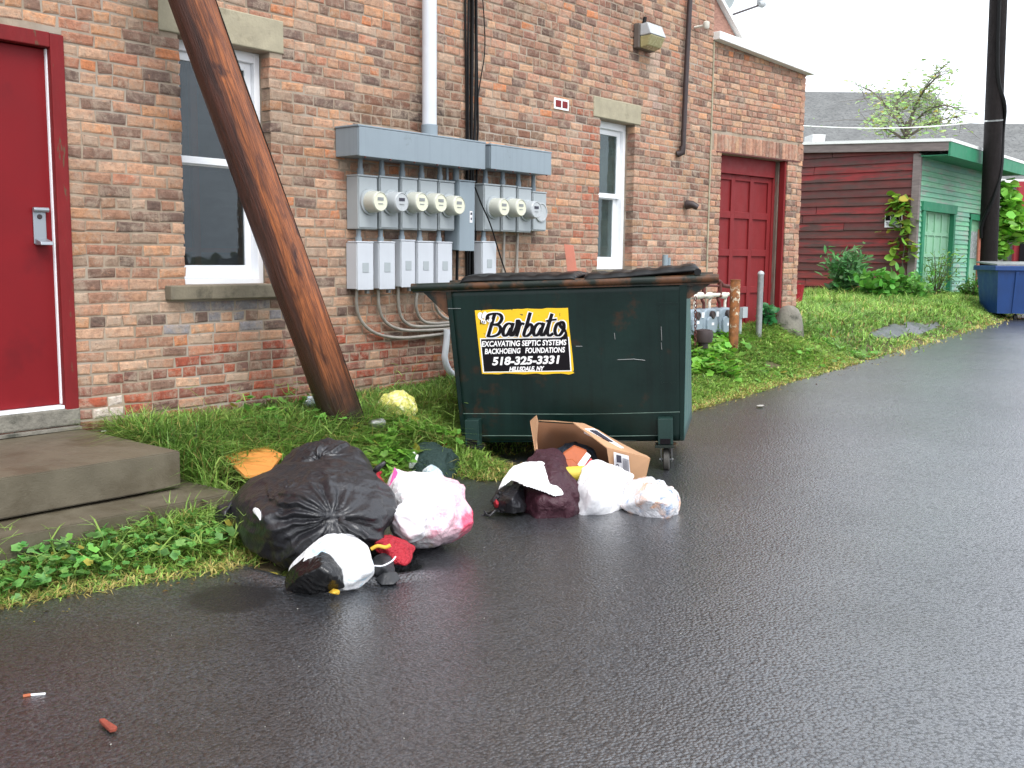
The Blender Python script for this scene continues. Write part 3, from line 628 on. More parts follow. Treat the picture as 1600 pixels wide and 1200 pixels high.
# garage door: local a (along), b (back)
RB = .18
gd = MB(); gd.box(-.15, 1.42, RB, RB+.04, .5, 2.38); gdo = gd.build('garage_door', M['gred'], ann, local=True); ORG[gdo.name] = ORG[ann.name]
pn = MB(); cols = np.linspace(-.08, 1.40, 5); rows = np.linspace(.62, 2.36, 5)
for i in range(5): pn.box(cols[i]-.035, cols[i]+.035, RB-.022, RB, .5, 2.38)
for k in range(5): 
    for i in range(4): pn.box(cols[i]+.035, cols[i+1]-.035, RB-.021, RB, rows[k]-.04, rows[k]+.04)
pn.build('door_rails', M['gred'], gdo, local=True, bevel=.004)
mb = MB(); mb.box(-.1, 1.44, RB-.06, RB+.03, 2.385, 2.584); mb.box(1.43, 1.475, RB-.04, RB+.03, .4, 2.384); mb.build('door_header', M['gred'], ann, local=True, bevel=.004)
mb = MB(); mb.box(1.478, 1.528, .10, RB-.02, .4, 2.584); mb.build('door_post', M['greywood'], ann, local=True, bevel=.004)
mb = MB(); mb.box(1.49, 1.527, .02, .095, .45, 2.584); mb.build('door_jamb', M['gred'], ann, local=True, bevel=.004)
def cam_blob(name, label, cat, c, r, m, seed, amp=.15, fr=3.0, group=None, sq=(1, 1, 1)):
    bm = bmesh.new(); bmesh.ops.create_icosphere(bm, subdivisions=4, radius=1)
    P = np.array([v.co for v in bm.verts]); P2 = P*(1+amp*fbm(P*fr, seed)[:, None])*np.array(r)+np.array(c)
    mb = MB(); mb.v = [tuple(q) for q in P2]; mb.f = [tuple(v.index for v in f.verts) for f in bm.faces]; bm.free()
    o = mb.build(name, m, None, smooth=True); return props(o, label, cat, group)
gs = onZ(1229, 516, .58)
mb = MB(); mb.lathe((gs[0], gs[1]-.02, gz(gs[0], gs[1])-.1), (0, 0, 1), [(0, .19), (.15, .175), (.28, .15), (.36, .11), (.40, .05), (.405, .01)], 20)
props(mb.build('guard_stone', M['conc2'], None, smooth=True), 'squat rounded concrete guard stone at the foot of the annex corner', 'guard stone')

# ------------------------------------------------------------------ leaning pole
base = Vector(onZ(541, 668, .28)); topd = Vector(dep(262+36, -5, 5.85)); ax = (topd-base); ln = ax.length; ax.normalize()
q3 = ax.to_track_quat('Z', 'Y').to_matrix()
pl = thing('leaning_pole', 'thick reddish brown wooden pole leaning across the first window', 'pole', base, mat3=q3)
L_ = 7.5; NS = 60; SG = 40
hh = np.linspace(-.45, L_, NS); vs = []; fs = []
for i, h_ in enumerate(hh):
    for k in range(SG):
        t = 2*math.pi*k/SG; r_ = .134-.0018*h_
        vs.append((r_*math.cos(t), r_*math.sin(t), h_))
P = np.array(vs); nn = ridged(P*np.array([18, 18, .8]), 2, 2)*.0035+fbm(P*np.array([3, 3, .8]), 7)*.006
rad = np.linalg.norm(P[:, :2], axis=1); P[:, :2] *= ((rad+nn)/rad)[:, None]
mb = MB(); mb.v = [tuple(q) for q in P]; mb.f = [(i*SG+k, i*SG+(k+1) % SG, (i+1)*SG+(k+1) % SG, (i+1)*SG+k) for i in range(NS-1) for k in range(SG)]+[tuple(range(SG))[::-1], tuple(range((NS-1)*SG, NS*SG))]
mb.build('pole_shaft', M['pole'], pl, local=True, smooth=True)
# thin ground wire stapled along the right side
rv = q3.inverted() @ Vector((math.cos(YAW), -math.sin(YAW), 0)); a0 = math.atan2(rv.y, rv.x)
mb = MB(); mb.tube([((.134-.0018*h_+.003)*math.cos(a0+.03*math.sin(h_*2)), (.134-.0018*h_+.003)*math.sin(a0+.03*math.sin(h_*2)), h_) for h_ in np.linspace(0, 7, 40)], .004, 6); mb.build('ground_wire', M['black'], pl, local=True, smooth=True)

# ------------------------------------------------------------------ electrical gear on the wall
YF = W-.13
def wx(x, y, Y=W): return float(onY(x, y, Y)[0])
def wz(x, y, Y=W): return float(onY(x, y, Y)[2])
def trough(x0, x1, z0, z1, dp, label, n):
    t = thing('wiring_trough', label, 'wiring trough', ((x0+x1)/2, W, z0), 'grey wiring troughs above the meters')
    m = MB(); m.box(x0, x1, W-dp+.012, W-.004, z0, z1-.01); m.build('trough_body', M['elec'], t, bevel=.004)
    m = MB(); m.box(x0-.006, x1+.006, W-dp, W-.003, z1-.009, z1+.004); m.box(x0+.002, x1-.002, W-dp, W-dp+.011, z0-.004, z1-.011); m.build('cover', M['elec'], t, bevel=.003)
    for i in range(n):
        xx = x0+.06+(x1-x0-.12)*i/(n-1); m = MB(); m.lathe((xx, W-dp+.006, z0-.014), (0, 0, 1), [(0, .006), (.01, .008)], 8); m.build('screw', M['rustpipe'], t)
    return t
trough(4.855, 6.175, 2.095, 2.30, .25, 'long grey wiring trough fed by the white riser pipe', 6)
trough(6.275, 7.065, 2.11, 2.30, .22, 'shorter grey wiring trough right of the black cables', 4)
words = ['first', 'second', 'third', 'fourth', 'fifth']
def meter_box(fx0, fx1, yt, yb, dcx, dcy, dr, grey, label, topz, sock=False):
    X0, X1 = wx(fx0, yt, YF), wx(fx1, yt, YF); Z1, Z0 = wz(.5*(fx0+fx1), yt, YF), wz(.5*(fx0+fx1), yb, YF)
    t = thing('electric_meter', label, 'electric meter', ((X0+X1)/2, W, Z0), 'electric meters in a row on the brick wall')
    m = MB(); m.box(X0, X1, YF+.008, W-.003, Z0, Z1-.01); m.build('enclosure', M['elec2'], t, bevel=.004)
    m = MB(); m.box(X0-.004, X1+.004, YF, W-.006, Z1-.009, Z1+.004); m.box(X0+.006, X1-.006, YF, YF+.007, Z0+.01, Z1-.015); m.build('cover', M['elec2'], t, bevel=.003)
    cx = .5*(X0+X1)+.01; cz = wz(dcx, dcy, YF-.05); 
    mm = M['mgrey'] if grey else M['cream']
    if sock:
        m = MB(); m.lathe((cx, YF, cz), (0, -1, 0), [(0, .082), (.012, .082), (.014, .072), (.008, .07), (.007, .001)], 28); m.build('blank_cover', M['mgrey'], t, smooth=True)
    else:
        r = .080
        m = MB(); m.lathe((cx, YF, cz), (0, -1, 0), [(0, r+.012), (.016, r+.012), (.018, r), (.02, r*.98)], 28); m.build('socket_ring', M['elec2'], t, smooth=True)
        m = MB(); m.lathe((cx, YF-.018, cz), (0, -1, 0), [(0, r*.97), (.05, r*.95), (.085, r*.9), (.098, r*.86), (.102, r*.80), (.094, r*.78)], 32); mb_ = m.build('meter_cover', mm, t, smooth=True)
        m = MB(); m.lathe((cx, YF-.113, cz), (0, -1, 0), [(0, r*.79), (.003, r*.78), (.0035, .001)], 28); m.build('dial', M['dial'] if not grey else M['mgrey'], t)
        m = MB(); m.box(cx-.028, cx+.028, YF-.1195, YF-.1175, cz+.008, cz+.03); m.build('display', M['ink'] if grey else M['steel'], t)
        m = MB(); m.box(cx-.022, cx+.022, YF-.1195, YF-.1175, cz-.018, cz-.012); m.build('nameplate', M['steel'], t)
    m = MB(); nx = .5*(X0+X1)-.02
    m.tube([(nx, W-.07, Z1), (nx, W-.07, topz)], .018, 12); m.tube([(nx, W-.07, Z1), (nx, W-.07, Z1+.05)], .024, 12)
    m.build('conduit_nipple', M['elec'], t, smooth=True)
    return t, X0, X1, Z0, Z1
row1 = [(560, 590, 274, 358, 580, 315, 0), (594, 623, 276, 358, 614, 316, 1), (627.5, 653, 278, 359, 646, 316, 0), (656, 684, 280, 360, 676, 317.5, 0), (686.5, 711, 283, 360, 704.5, 321, 0)]
low = [(558, 583.7, 377.5, 452), (592.5, 617.5, 377.5, 451), (627, 649, 375, 448), (653, 678, 377, 447), (684, 707, 378, 446)]
ord5 = ['leftmost', 'second', 'third', 'fourth', 'fifth']
def breaker_box(f, label, nz):
    YB = W-.12; X0, X1 = wx(f[0], f[2], YB), wx(f[1], f[2], YB); Z1, Z0 = wz(f[0], f[2], YB), wz(f[0], f[3], YB)
    t = thing('breaker_box', label, 'breaker box', ((X0+X1)/2, W, Z0), 'pale breaker boxes below the meters')
    m = MB(); m.box(X0, X1, YB+.01, W-.003, Z0, Z1-.008); m.build('enclosure', M['elec3'], t, bevel=.003)
    m = MB(); m.box(X0-.003, X1+.003, YB, W-.02, Z1-.007, Z1+.004); m.box(X0+.003, X1-.003, YB, YB+.009, Z0-.006, Z1-.01); m.build('cover', M['elec3'], t, bevel=.003)
    m = MB(); c = .5*(X0+X1); m.box(c-.03, c+.03, YB-.003, YB-.0005, .5*(Z0+Z1)-.05, .5*(Z0+Z1)+.02); m.build('latch_panel', M['elec2'], t, bevel=.003)
    m = MB(); m.box(c+.03, c+.055, YB+.02, YB+.05, Z0-.035, Z0-.007); m.build('hasp', M['steel'], t, bevel=.003)
    m = MB(); m.tube([(c-.02, W-.07, Z1), (c-.02, W-.07, nz)], .018, 12); m.tube([(c-.02, W-.07, Z1), (c-.02, W-.07, Z1+.035)], .024, 12); m.build('conduit_nipple', M['elec'], t, smooth=True)
    return X0, X1, Z0
lowx = []
for i, q in enumerate(row1):
    nm = ('leftmost of the five meters', 'second meter of the left five, with grey digital face', 'third cream-faced meter of the left five', 'fourth cream-faced meter of the left five', 'last of the left five meters, beside the tall grey cabinet')[i]
    t, X0, X1, Z0, Z1 = meter_box(*q[:6], 14, q[6], nm+' under the long trough', 2.095)
    lowx.append(breaker_box(low[i], ('leftmost breaker box, under the leftmost meter', 'second breaker box from the left, with a hanging hasp', 'third breaker box from the left, just above the dumpster rim end', 'fourth breaker box from the left above the dumpster rim', 'fifth breaker box from the left, next to the tall grey cabinet')[i], Z0))
row2 = [(757, 782, 288, 361, 775, 324, 0), (785.5, 807, 290, 362, 801, 324.5, 0), (810, 831, 293, 363, 826, 328, 1), (833, 854.5, 300, 361, 844.5, 331, 0)]
for i, q in enumerate(row2):
    nm = ('first cream-faced meter right of the black cables', 'second cream-faced meter right of the black cables', 'grey-faced digital meter below the shorter trough', 'small meter box with a flat round blank cover')[i]
    t, X0, X1, Z0, Z1 = meter_box(*q[:6], 12, q[6], nm, 2.11, sock=(i == 3))
    if i == 0: Zr = Z0
breaker_box((754, 776, 377.5, 440), 'lone breaker box right of the black cables, above the dumpster lid', Zr)
# tall cabinet
YB = W-.16; X0, X1 = wx(717.5, 281, YB), wx(742.5, 281, YB); Z1, Z0 = wz(717, 281, YB), wz(717, 391, YB)
t = thing('electrical_cabinet', 'tall narrow grey cabinet between the two groups of meters', 'electrical cabinet', ((X0+X1)/2, W, Z0))
m = MB(); m.box(X0, X1, YB+.01, W-.003, Z0, Z1-.008); m.build('cabinet_body', M['elec'], t, bevel=.004)
m = MB(); m.box(X0+.004, X1-.004, YB, YB+.009, Z0-.005, Z1-.012); m.box(X0-.005, X1+.005, YB, W-.005, Z1-.007, Z1+.004); m.build('cover', M['elec'], t, bevel=.003)
m = MB(); c = X1-.05; zc = wz(737, 338, YB); m.box(c-.014, c+.016, YB-.003, YB-.0005, zc-.05, zc+.04); m.build('notice_sticker', M['label'], t)
m = MB(); m.box(c-.008, c+.010, YB-.005, YB-.0035, zc+.01, zc+.03); m.box(c-.006, c+.008, YB-.005, YB-.0035, zc-.03, zc-.01); m.build('notice_print', M['ink'], t)
m = MB(); m.tube([(X0+.06, W-.07, Z1), (X0+.06, W-.07, 2.095)], .025, 12); m.tube([(X0-.03, W-.06, Z1-.12), (X0-.03, W-.06, 2.095)], .012, 10); m.build('conduit_nipple', M['elec'], t, smooth=True)
m = MB(); m.tube([(X0+.03, W-.05, Z0), (X0+.03, W-.03, 1.0)], .009, 8); m.tube([(X0+.1, W-.05, Z0), (X0+.1, W-.04, .9)], .012, 8); m.build('tail_cables', M['black'], t, smooth=True)
# white riser
xr = wx(669.5, 100, W-.09)
t = thing('riser_pipe', 'white plastic riser pipe running up from the long trough', 'pipe', (xr, W-.09, 2.30))
m = MB(); m.tube([(xr, W-.10, 2.30), (xr, W-.10, 6.2)], .055, 24); m.build('pipe', M['pvc'], t, smooth=True)
m = MB(); m.lathe((xr, W-.10, 2.302), (0, 0, 1), [(0, .062), (.09, .062), (.095, .056)], 24); m.build('collar', M['elec'], t, smooth=True)
m = MB()
for z_ in (3.7, 5.2): m.box(xr-.075, xr+.075, W-.03, W-.002, z_-.012, z_+.012)
m.build('pipe_strap', M['steel'], t)
# black cable bundle
t = thing('cable_bundle', 'bundle of black cables hanging down the wall behind the troughs', 'cables', (6.25, W-.03, 2))
for i in range(8):
    m = MB(); xb = 6.20+i*.0165; yb = W-.020-(i % 3)*.013; pp = []
    for z_ in np.linspace(1.0, 6.2, 30):
        sw = .012*math.sin(z_*1.3+i*1.7)+.006*math.sin(z_*3.1+i)
        pp.append((xb+sw-(.02 if z_ < 2.3 else 0)*(i/8.), yb, z_))
    m.tube(pp, .0085, 8); m.build('cable', M['black'], t, smooth=True)
lp = [(752, -30), (757, 40), (757, 85), (750, 130), (744, 175)]
m = MB(); m.tube(catmull([onY(a, b, W-.03) for a, b in lp]), .005, 6); m.build('cable', M['black'], t, smooth=True)
m = MB(); m.tube(catmull([onY(a, b, W-.16 if b > 280 else W-.1) for a, b in [(742, 292), (752, 318), (766, 350), (780, 395), (792, 432)]]), .006, 6); m.build('cable', M['black'], t, smooth=True)
m = MB(); m.tube([onY(853, 60, W-.01), onY(853, 160, W-.01)], .003, 6) if False else None
# bent conduits
cps = [[(557.5, 452), (557, 475), (562, 497), (577, 515), (600, 525), (630, 528), (665, 525), (699, 521)],
       [(591, 452), (592, 478), (598, 497), (612, 510), (634, 516), (665, 516), (698, 514)],
       [(622, 447), (623, 479), (629, 499), (644, 509), (670, 510), (699, 508)],
       [(653, 447), (650, 477), (657, 498), (673, 505), (699, 504)],
       [(682, 440), (680, 472), (684, 486), (694, 496), (706, 499)]]
cl = ['lowest, outermost bent conduit sweeping right from the leftmost breaker box', 'bent conduit from the second breaker box, second lowest of the sweep', 'bent conduit from the third breaker box', 'bent conduit from the fourth breaker box', 'short bent conduit half hidden behind the dumpster corner']
for i, cp in enumerate(cps):
    z_off = .0; m = MB()
    ext = cp+[(cp[-1][0]+30, cp[-1][1]-3)]
    m.tube(catmull([onY(a, b, W-.03-(.03*max(0, 1-k*.5))) for k, (a, b) in enumerate(ext)], 5), .0125, 10)
    props(m.build('bent_conduit', M['conduit'], None, smooth=True), cl[i], 'conduit', 'bent conduits below the breaker boxes')
for a, lb in ((788, 'thin vertical conduit below the second meter right of the cables'), (809, 'thin vertical conduit below the grey-faced meter at right')):
    m = MB(); p = onY(a, 362, W-.03); m.tube([(p[0], p[1], p[2]+.02), (p[0]-.01, p[1], p[2]-.3), (p[0]-.01, p[1], .8)], .0115, 8); m.tube([(p[0]-.01, p[1], p[2]-.31), (p[0]-.01, p[1], p[2]-.35)], .018, 8)
    props(m.build('conduit', M['conduit'], None, smooth=True), lb, 'conduit')
m = MB(); m.tube(catmull([onY(a, b, W-.06) for a, b in [(698, 515), (698, 528), (696, 547), (695, 560), (700, 576), (709, 586)]], 6), .026, 14)
props(m.build('drain_elbow', M['pvc'], None, smooth=True), 'thick pale elbow pipe dropping to the grass behind the dumpster', 'pipe')
# wall light
lx = wx(1005, 60, W-.1); c = onY(1008, 60, W-.1)
t = thing('wall_light', 'box-shaped flood light with a yellowed lens high on the wall', 'wall light', (c[0], W, c[2]-.15))
X0, X1, Z0, Z1 = wx(989, 60, W), wx(1003, 60, W)+.16, wz(1000, 79), wz(1000, 40)
m = MB(); m.box(X0, X0+.30, W-.07, W-.004, Z0, Z1); m.build('back_box', M['lampgrey'], t, bevel=.01)
m = MB(); m.pts8([(X0+.01, W-.20, Z0+.12), (X0+.29, W-.20, Z0+.12), (X0+.29, W-.071, Z0+.11), (X0+.01, W-.071, Z0+.11), (X0+.02, W-.15, Z1+.0), (X0+.28, W-.15, Z1+.0), (X0+.29, W-.071, Z1-.01), (X0+.01, W-.071, Z1-.01)]); m.build('hood', M['mgrey'], t, bevel=.01)
m = MB(); m.pts8([(X0+.03, W-.15, Z0+.02), (X0+.27, W-.15, Z0+.02), (X0+.28, W-.071, Z0+.0), (X0+.02, W-.071, Z0+.0), (X0+.02, W-.195, Z0+.118), (X0+.28, W-.195, Z0+.118), (X0+.29, W-.071, Z0+.108), (X0+.01, W-.071, Z0+.108)]); m.build('lens', M['lens'], t, bevel=.01)
m = MB(); m.tube([(X0+.10, W-.05, Z1-.01), (X0+.115, W-.06, Z1+.07)], .018, 10); m.build('photocell', M['black'], t)
# dark downpipe with elbow
t = thing('downpipe', 'thin dark pipe running down the wall right of the flood light', 'pipe', onY(1066, 239, W-.05))
m = MB(); m.tube([onY(1080, -140, W-.05), onY(1078, 0, W-.05), onY(1072, 120, W-.05), onY(1067, 236, W-.05)], .027, 12); m.build('pipe', M['brownpipe'], t, smooth=True)
m = MB(); p = onY(1066, 238, W-.05); m.tube([p+np.array([0, 0, .06]), p, p+np.array([-.03, .045, -.02])], .036, 12); m.build('elbow', M['brownpipe'], t, smooth=True)
m = MB(); p = onY(1073, 320, W-.02); m.tube([p, p+np.array([0, -.07, 0]), p+np.array([.03, -.12, -.03])], [.05, .04, .03], 12); props(m.build('pipe_stub', M['brownpipe'], None, smooth=True), 'short brown vent stub poking from the wall below the downpipe', 'pipe')
m = MB(); p = onY(1085, 43, W-.0); m.tube([p, p+np.array([.02, -.12, .01])], .014, 8); m.lathe(p+np.array([.02, -.13, -.03]), (0, 0, 1), [(0, .025), (.02, .035), (.07, .035), (.08, .02)], 12); props(m.build('pipe_bracket', M['brass'], None, smooth=True), 'small white fitting on the wall right of the downpipe', 'fitting')
# satellite dish
dc = np.array(onY(1124, 5, W+.25)); t = thing('satellite_dish', 'grey satellite dish peeking over the annex roof with its arm out', 'satellite dish', dc)
m = MB(); axd = np.array([.75, -.55, .25]); axd /= np.linalg.norm(axd); prof = [(0, .01), (.01, .12), (.035, .24), (.07, .33), (.075, .335), (.06, .325), (.02, .2), (.004, .02)]
m.lathe(dc+np.array([-.10, .0, .22]), axd, prof, 36); m.build('dish', M['dishm'], t, smooth=True)
lnb = onY(1187, 8, W+.25)
m = MB(); m.tube([onY(1133, 27, W+.25), lnb], .012, 8); m.tube([onY(1120, 20, W+.25), onY(1133, 27, W+.25)], .018, 8); m.build('arm', M['brownpipe'], t, smooth=True)
m = MB(); m.lathe(lnb+np.array([.06, -.03, .02]), (-1, .1, -.2), [(0, .03), (.05, .045), (.12, .03)], 12); m.box(lnb[0]-.02, lnb[0]+.03, lnb[1]-.03, lnb[1]+.03, lnb[2]-.01, lnb[2]+.08); m.build('receiver', M['mgrey'], t)

# ------------------------------------------------------------------ green dumpster
th = math.radians(2.5)
DU = Vector((.507, -.862, 0)).normalized(); DV = Vector((.862, .507, 0)).normalized()
Uu = DU*math.cos(th)+Vector((0, 0, 1))*math.sin(th); Zz = Vector((0, 0, 1))*math.cos(th)-DU*math.sin(th)
DM = Matrix((Uu, DV, Zz)).transposed(); DO = Vector((5.65, 3.36, .05))
dp = thing('green_dumpster', 'dark green steel dumpster with a yellow and black company sign and black lids', 'dumpster', DO, mat3=DM)
def dloc(x, y, v=.05):      # photograph point on the dumpster's front plane, in its own frame
    d = ray(x, y); n = np.array(DV); o_ = np.array(DO)+n*v; t_ = ((o_-CC)@n)/(d@n); p = CC+d*t_-np.array(DO)
    return float(p@np.array(Uu)), float(p@np.array(Zz))
F0 = .05
def panel(m, pts, thk, nrm=(0, 1, 0)): m.slab(pts, thk, nrm)
body = MB()
TL, TR, BR, BL = (-1.425, 1.20), (.135, 1.20), (.10, .185), (-1.355, .18)
bkT, bkB = 1.12, .95
# front wall, with slightly dented grid
def dent_sheet(p00, p10, p11, p01, nx, nz, amp, seed, push):
    vs = []; fs = []
    for k in range(nz+1):
        for i in range(nx+1):
            a, b = i/nx, k/nz; q = (1-a)*(1-b)*np.array(p00)+a*(1-b)*np.array(p10)+a*b*np.array(p11)+(1-a)*b*np.array(p01); vs.append(q)
    P = np.array(vs); P = P+np.outer(vnoise(P*2.2, seed)*amp, np.array(push))
    for k in range(nz):
        for i in range(nx): j = k*(nx+1)+i; fs.append((j, j+1, j+nx+2, j+nx+1))
    return [tuple(q) for q in P], fs
v_, f_ = dent_sheet((BL[0], F0, BL[1]), (BR[0], F0, BR[1]), (TR[0], F0, TR[1]), (TL[0], F0, TL[1]), 30, 22, .007, 3, (0, 1, 0)); body.add(v_, f_)
v_, f_ = dent_sheet((BL[0]-.0, bkB, BL[1]), (BR[0]+.02, bkB, BR[1]), (TR[0]+.02, bkT, TR[1]), (TL[0], bkT, TL[1]), 4, 4, .0, 3, (0, 1, 0)); body.add(v_, f_)
body.add([(BL[0], F0, BL[1]), (BR[0], F0, BR[1]), (BR[0]+.02, bkB, BR[1]), (BL[0], bkB, BL[1])], [(3, 2, 1, 0)])
body.add([(BL[0], F0, BL[1]), (BL[0], bkB, BL[1]), (TL[0], bkT, TL[1]), (TL[0], F0, TL[1])], [(0, 1, 2, 3)])
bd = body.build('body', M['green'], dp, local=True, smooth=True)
sm = bd.modifiers.new('s', 'SOLIDIFY'); sm.thickness = .006; sm.offset = -1
side = MB(); v_, f_ = dent_sheet((BR[0]+.001, F0+.004, BR[1]), (BR[0]+.068, bkB, BR[1]+.01), (TR[0]+.035, bkT, TR[1]), (TR[0]+.001, F0+.004, TR[1]), 12, 12, .006, 9, (1, 0, 0)); side.add(v_, f_)
sp = side.build('side_panel', M['greenlit'], dp, local=True, smooth=True); sm = sp.modifiers.new('s', 'SOLIDIFY'); sm.thickness = .006; sm.offset = -1
rim = MB()
rim.tube([(-1.66, F0-.01, 1.225), (.335, F0-.01, 1.225)], .026, 12); rim.tube([(-1.64, bkT, 1.225), (.335, bkT, 1.225)], .026, 12)
rim.box(-1.655, .33, F0-.01, F0+.03, 1.19, 1.222); rim.box(-1.46, -1.42, F0, bkT, 1.18, 1.22); rim.box(.13, .18, F0, bkT, 1.18, 1.22)
rim.build('rim', M['greenrim'], dp, local=True, smooth=True)
gus = MB(); gus2 = MB(); gus.slab([(-1.60, F0+.02, 1.20), (-1.42, F0+.02, 1.20), (-1.415, F0+.02, 1.02), (-1.44, F0+.02, 1.04)], .008, (0, 1, 0)); gus2.slab([(.14, F0+.02, 1.20), (.30, F0+.02, 1.20), (.15, F0+.02, 1.10), (.13, F0+.02, 1.10)], .008, (0, 1, 0))
gus.build('gusset', M['greenrim'], dp, local=True); gus2.build('gusset', M['greenrim'], dp, local=True)
# bent corner strips, welds, fold lines
ws_ = MB(); ws_.tube([(x_, F0-.002, .372+.006*math.sin(x_*3)) for x_ in np.linspace(BL[0]+.01, .10, 16)], .0035, 6); ws_.tube([(x_, F0-.002, .222+.004*math.sin(x_*4)) for x_ in np.linspace(BL[0]+.12, -.01, 16)], .0035, 6)
ws_.build('weld_seam', M['weld'], dp, local=True)
cs = MB(); cs2 = MB()
cs.add([(TR[0]-.045, F0-.006, 1.19), (TR[0]+.002, F0-.006, 1.19), (BR[0]+.003, F0-.006, .19), (BR[0]-.02, F0-.006, .19), (TR[0]-.045, F0+.002, 1.19), (TR[0]+.002, F0+.002, 1.19), (BR[0]+.003, F0+.002, .19), (BR[0]-.02, F0+.002, .19)], [(0, 1, 2, 3), (4, 7, 6, 5), (0, 4, 5, 1), (1, 5, 6, 2), (2, 6, 7, 3), (3, 7, 4, 0)])
cs2.add([(TL[0]-.002, F0-.006, 1.19), (TL[0]+.03, F0-.006, 1.19), (BL[0]+.02, F0-.006, .19), (BL[0]-.003, F0-.006, .19), (TL[0]-.002, F0+.002, 1.19), (TL[0]+.03, F0+.002, 1.19), (BL[0]+.02, F0+.002, .19), (BL[0]-.003, F0+.002, .19)], [(0, 1, 2, 3), (4, 7, 6, 5), (0, 4, 5, 1), (1, 5, 6, 2), (2, 6, 7, 3), (3, 7, 4, 0)])
cs.box(-.045, -.035, F0-.004, F0+.002, .56, 1.08); cs.box(-.035, .07, F0-.004, F0+.002, .555, .565); cs.box(-.035, .075, F0-.004, F0+.002, 1.07, 1.08)
cs.build('corner_trim', M['green'], dp, local=True); cs2.build('corner_trim', M['green'], dp, local=True)
sc_ = MB()
for a, b, c, d in ((965, 562, 990, 561), (990, 561, 1008, 563), (1033, 510, 1034, 532), (1033, 535, 1034, 546), (960, 520, 961, 530), (700, 482, 720, 482), (900, 541, 910, 541)):
    p, q = dloc(a, b, F0-.003), dloc(c, d, F0-.003); sc_.tube([(p[0], F0-.007, p[1]), (q[0], F0-.007, q[1])], .0018, 5)
sc_.build('scratches', M['steel'], dp, local=True)
# lids
def lid(u0, u1, seed, lift):
    vs = []; fs = []; nx, ny = 36, 16
    for j in range(ny+1):
        for i in range(nx+1):
            a, b = i/nx, j/ny; u = u0+(u1-u0)*a; v = .02+(bkT+.03)*b
            rib = .018*(abs(((a*5) % 1)-.5) < .28)*(0.05 < b < .93); z = 1.272+lift*a+.012*math.sin(math.pi*min(b*1.2, 1))+rib*.45+.006*math.sin(a*4+seed)
            if i in (0, nx): z -= .025
            if j == 0: z -= .02
            vs.append((u, v, z))
    for j in range(ny):
        for i in range(nx): k = j*(nx+1)+i; fs.append((k, k+1, k+nx+2, k+nx+1))
    m = MB(); m.add(vs, fs); o = m.build('lid', M['lid'], dp, local=True, smooth=True); s = o.modifiers.new('s', 'SOLIDIFY'); s.thickness = .012; s.offset = -1; return o
lid(-1.34, -.56, 1, .01); lid(-.53, .22, 4, .025)
m = MB(); m.tube([(-1.36, bkT+.03, 1.255), (.25, bkT+.03, 1.255)], .018, 10); m.build('hinge_rod', M['greenrim'], dp, local=True, smooth=True)
m = MB(); m.lathe((.205, .02, 1.268), (0, 1, 0), [(0, .022), (1.0, .022)], 12); m.build('lid_roll', M['lid'], dp, local=True, smooth=True)
# caster brackets and casters
def caster(u, v, name='caster'):
    b = MB(); b.add([(u-.05, v-.045, .345), (u+.045, v-.045, .345), (u+.045, v-.045, .175), (u-.05, v-.045, .175), (u-.05, v+.06, .345), (u+.045, v+.06, .345), (u+.045, v+.06, .175), (u-.05, v+.06, .175)], [(0, 1, 2, 3), (4, 7, 6, 5), (0, 4, 5, 1), (1, 5, 6, 2), (3, 2, 6, 7), (0, 3, 7, 4)])
    br = b.build('caster_bracket', M['bracket'], dp, local=True, bevel=.004); ORG[br.name] = ORG[dp.name]
    h = MB(); h.box(u-.036, u+.03, v-.05, v-.0455, .18, .215); h.build('bracket_opening', M['signblk'], br, local=True)
    p = MB(); p.box(u-.07, u+.065, v-.055, v+.07, .155, .173); c = p.build(name, M['greenrim'], dp, local=True, bevel=.003); ORG[c.name] = ORG[dp.name]
    f = MB()
    for s in (-1, 1): f.slab([(u+s*.034, v-.03, .155), (u+s*.034, v+.045, .155), (u+s*.034, v+.05, .06), (u+s*.034, v+.02, .05)], .005, (1, 0, 0))
    f.tube([(u-.045, v+.03, .068), (u+.045, v+.03, .068)], .008, 8); f.build('fork', M['steel'], c, local=True)
    w_ = MB(); w_.lathe((u-.022, v+.03, .07), (1, 0, 0), [(0, .04), (.002, .062), (.008, .070), (.036, .070), (.042, .062), (.044, .04)], 28); w_.build('wheel', M['tyre'], c, local=True, smooth=True)
for u, v in ((-.01, .0), (-1.27, .0), (.0, .85), (-1.27, .85)): caster(u, v)
# ---- sign on the dumpster: pixel of the enlarged crop (8x, origin 720,470) -> dumpster frame
def sg(x, y, off=0.0):
    u, z = dloc(720+x/8., 470+y/8., F0-.008); return (u, F0-.008-off, z)
def spoly(pts, off): 
    m = MB(); m.add([sg(a, b, off) for a, b in pts], [tuple(range(len(pts)))]); return m
edge = [(175, 120)]+[(x_, 118-30*(x_-175)/1165+RNG.uniform(-6, 6)) for x_ in range(230, 1300, 60)]+[(1340, 88), (1352, 300), (1375, 500), (1398, 700), (1415, 905)]+[(x_, 915+RNG.uniform(-8, 8)) for x_ in range(1350, 300, -80)]+[(265, 912), (238, 700), (210, 450), (192, 280)]
m = MB(); m.slab([sg(a, b, 0) for a, b in edge], .003, (0, 1, 0)); sign = m.build('company_sign', M['yellow'], dp, local=True); ORG[sign.name] = ORG[dp.name]
spoly([(238, 468), (1355, 450), (1385, 880), (278, 898)], .0012).build('white_border', M['signwht'], sign, local=True)
spoly([(252, 480), (1342, 462), (1370, 868), (292, 886)], .0020).build('black_panel', M['signblk'], sign, local=True)
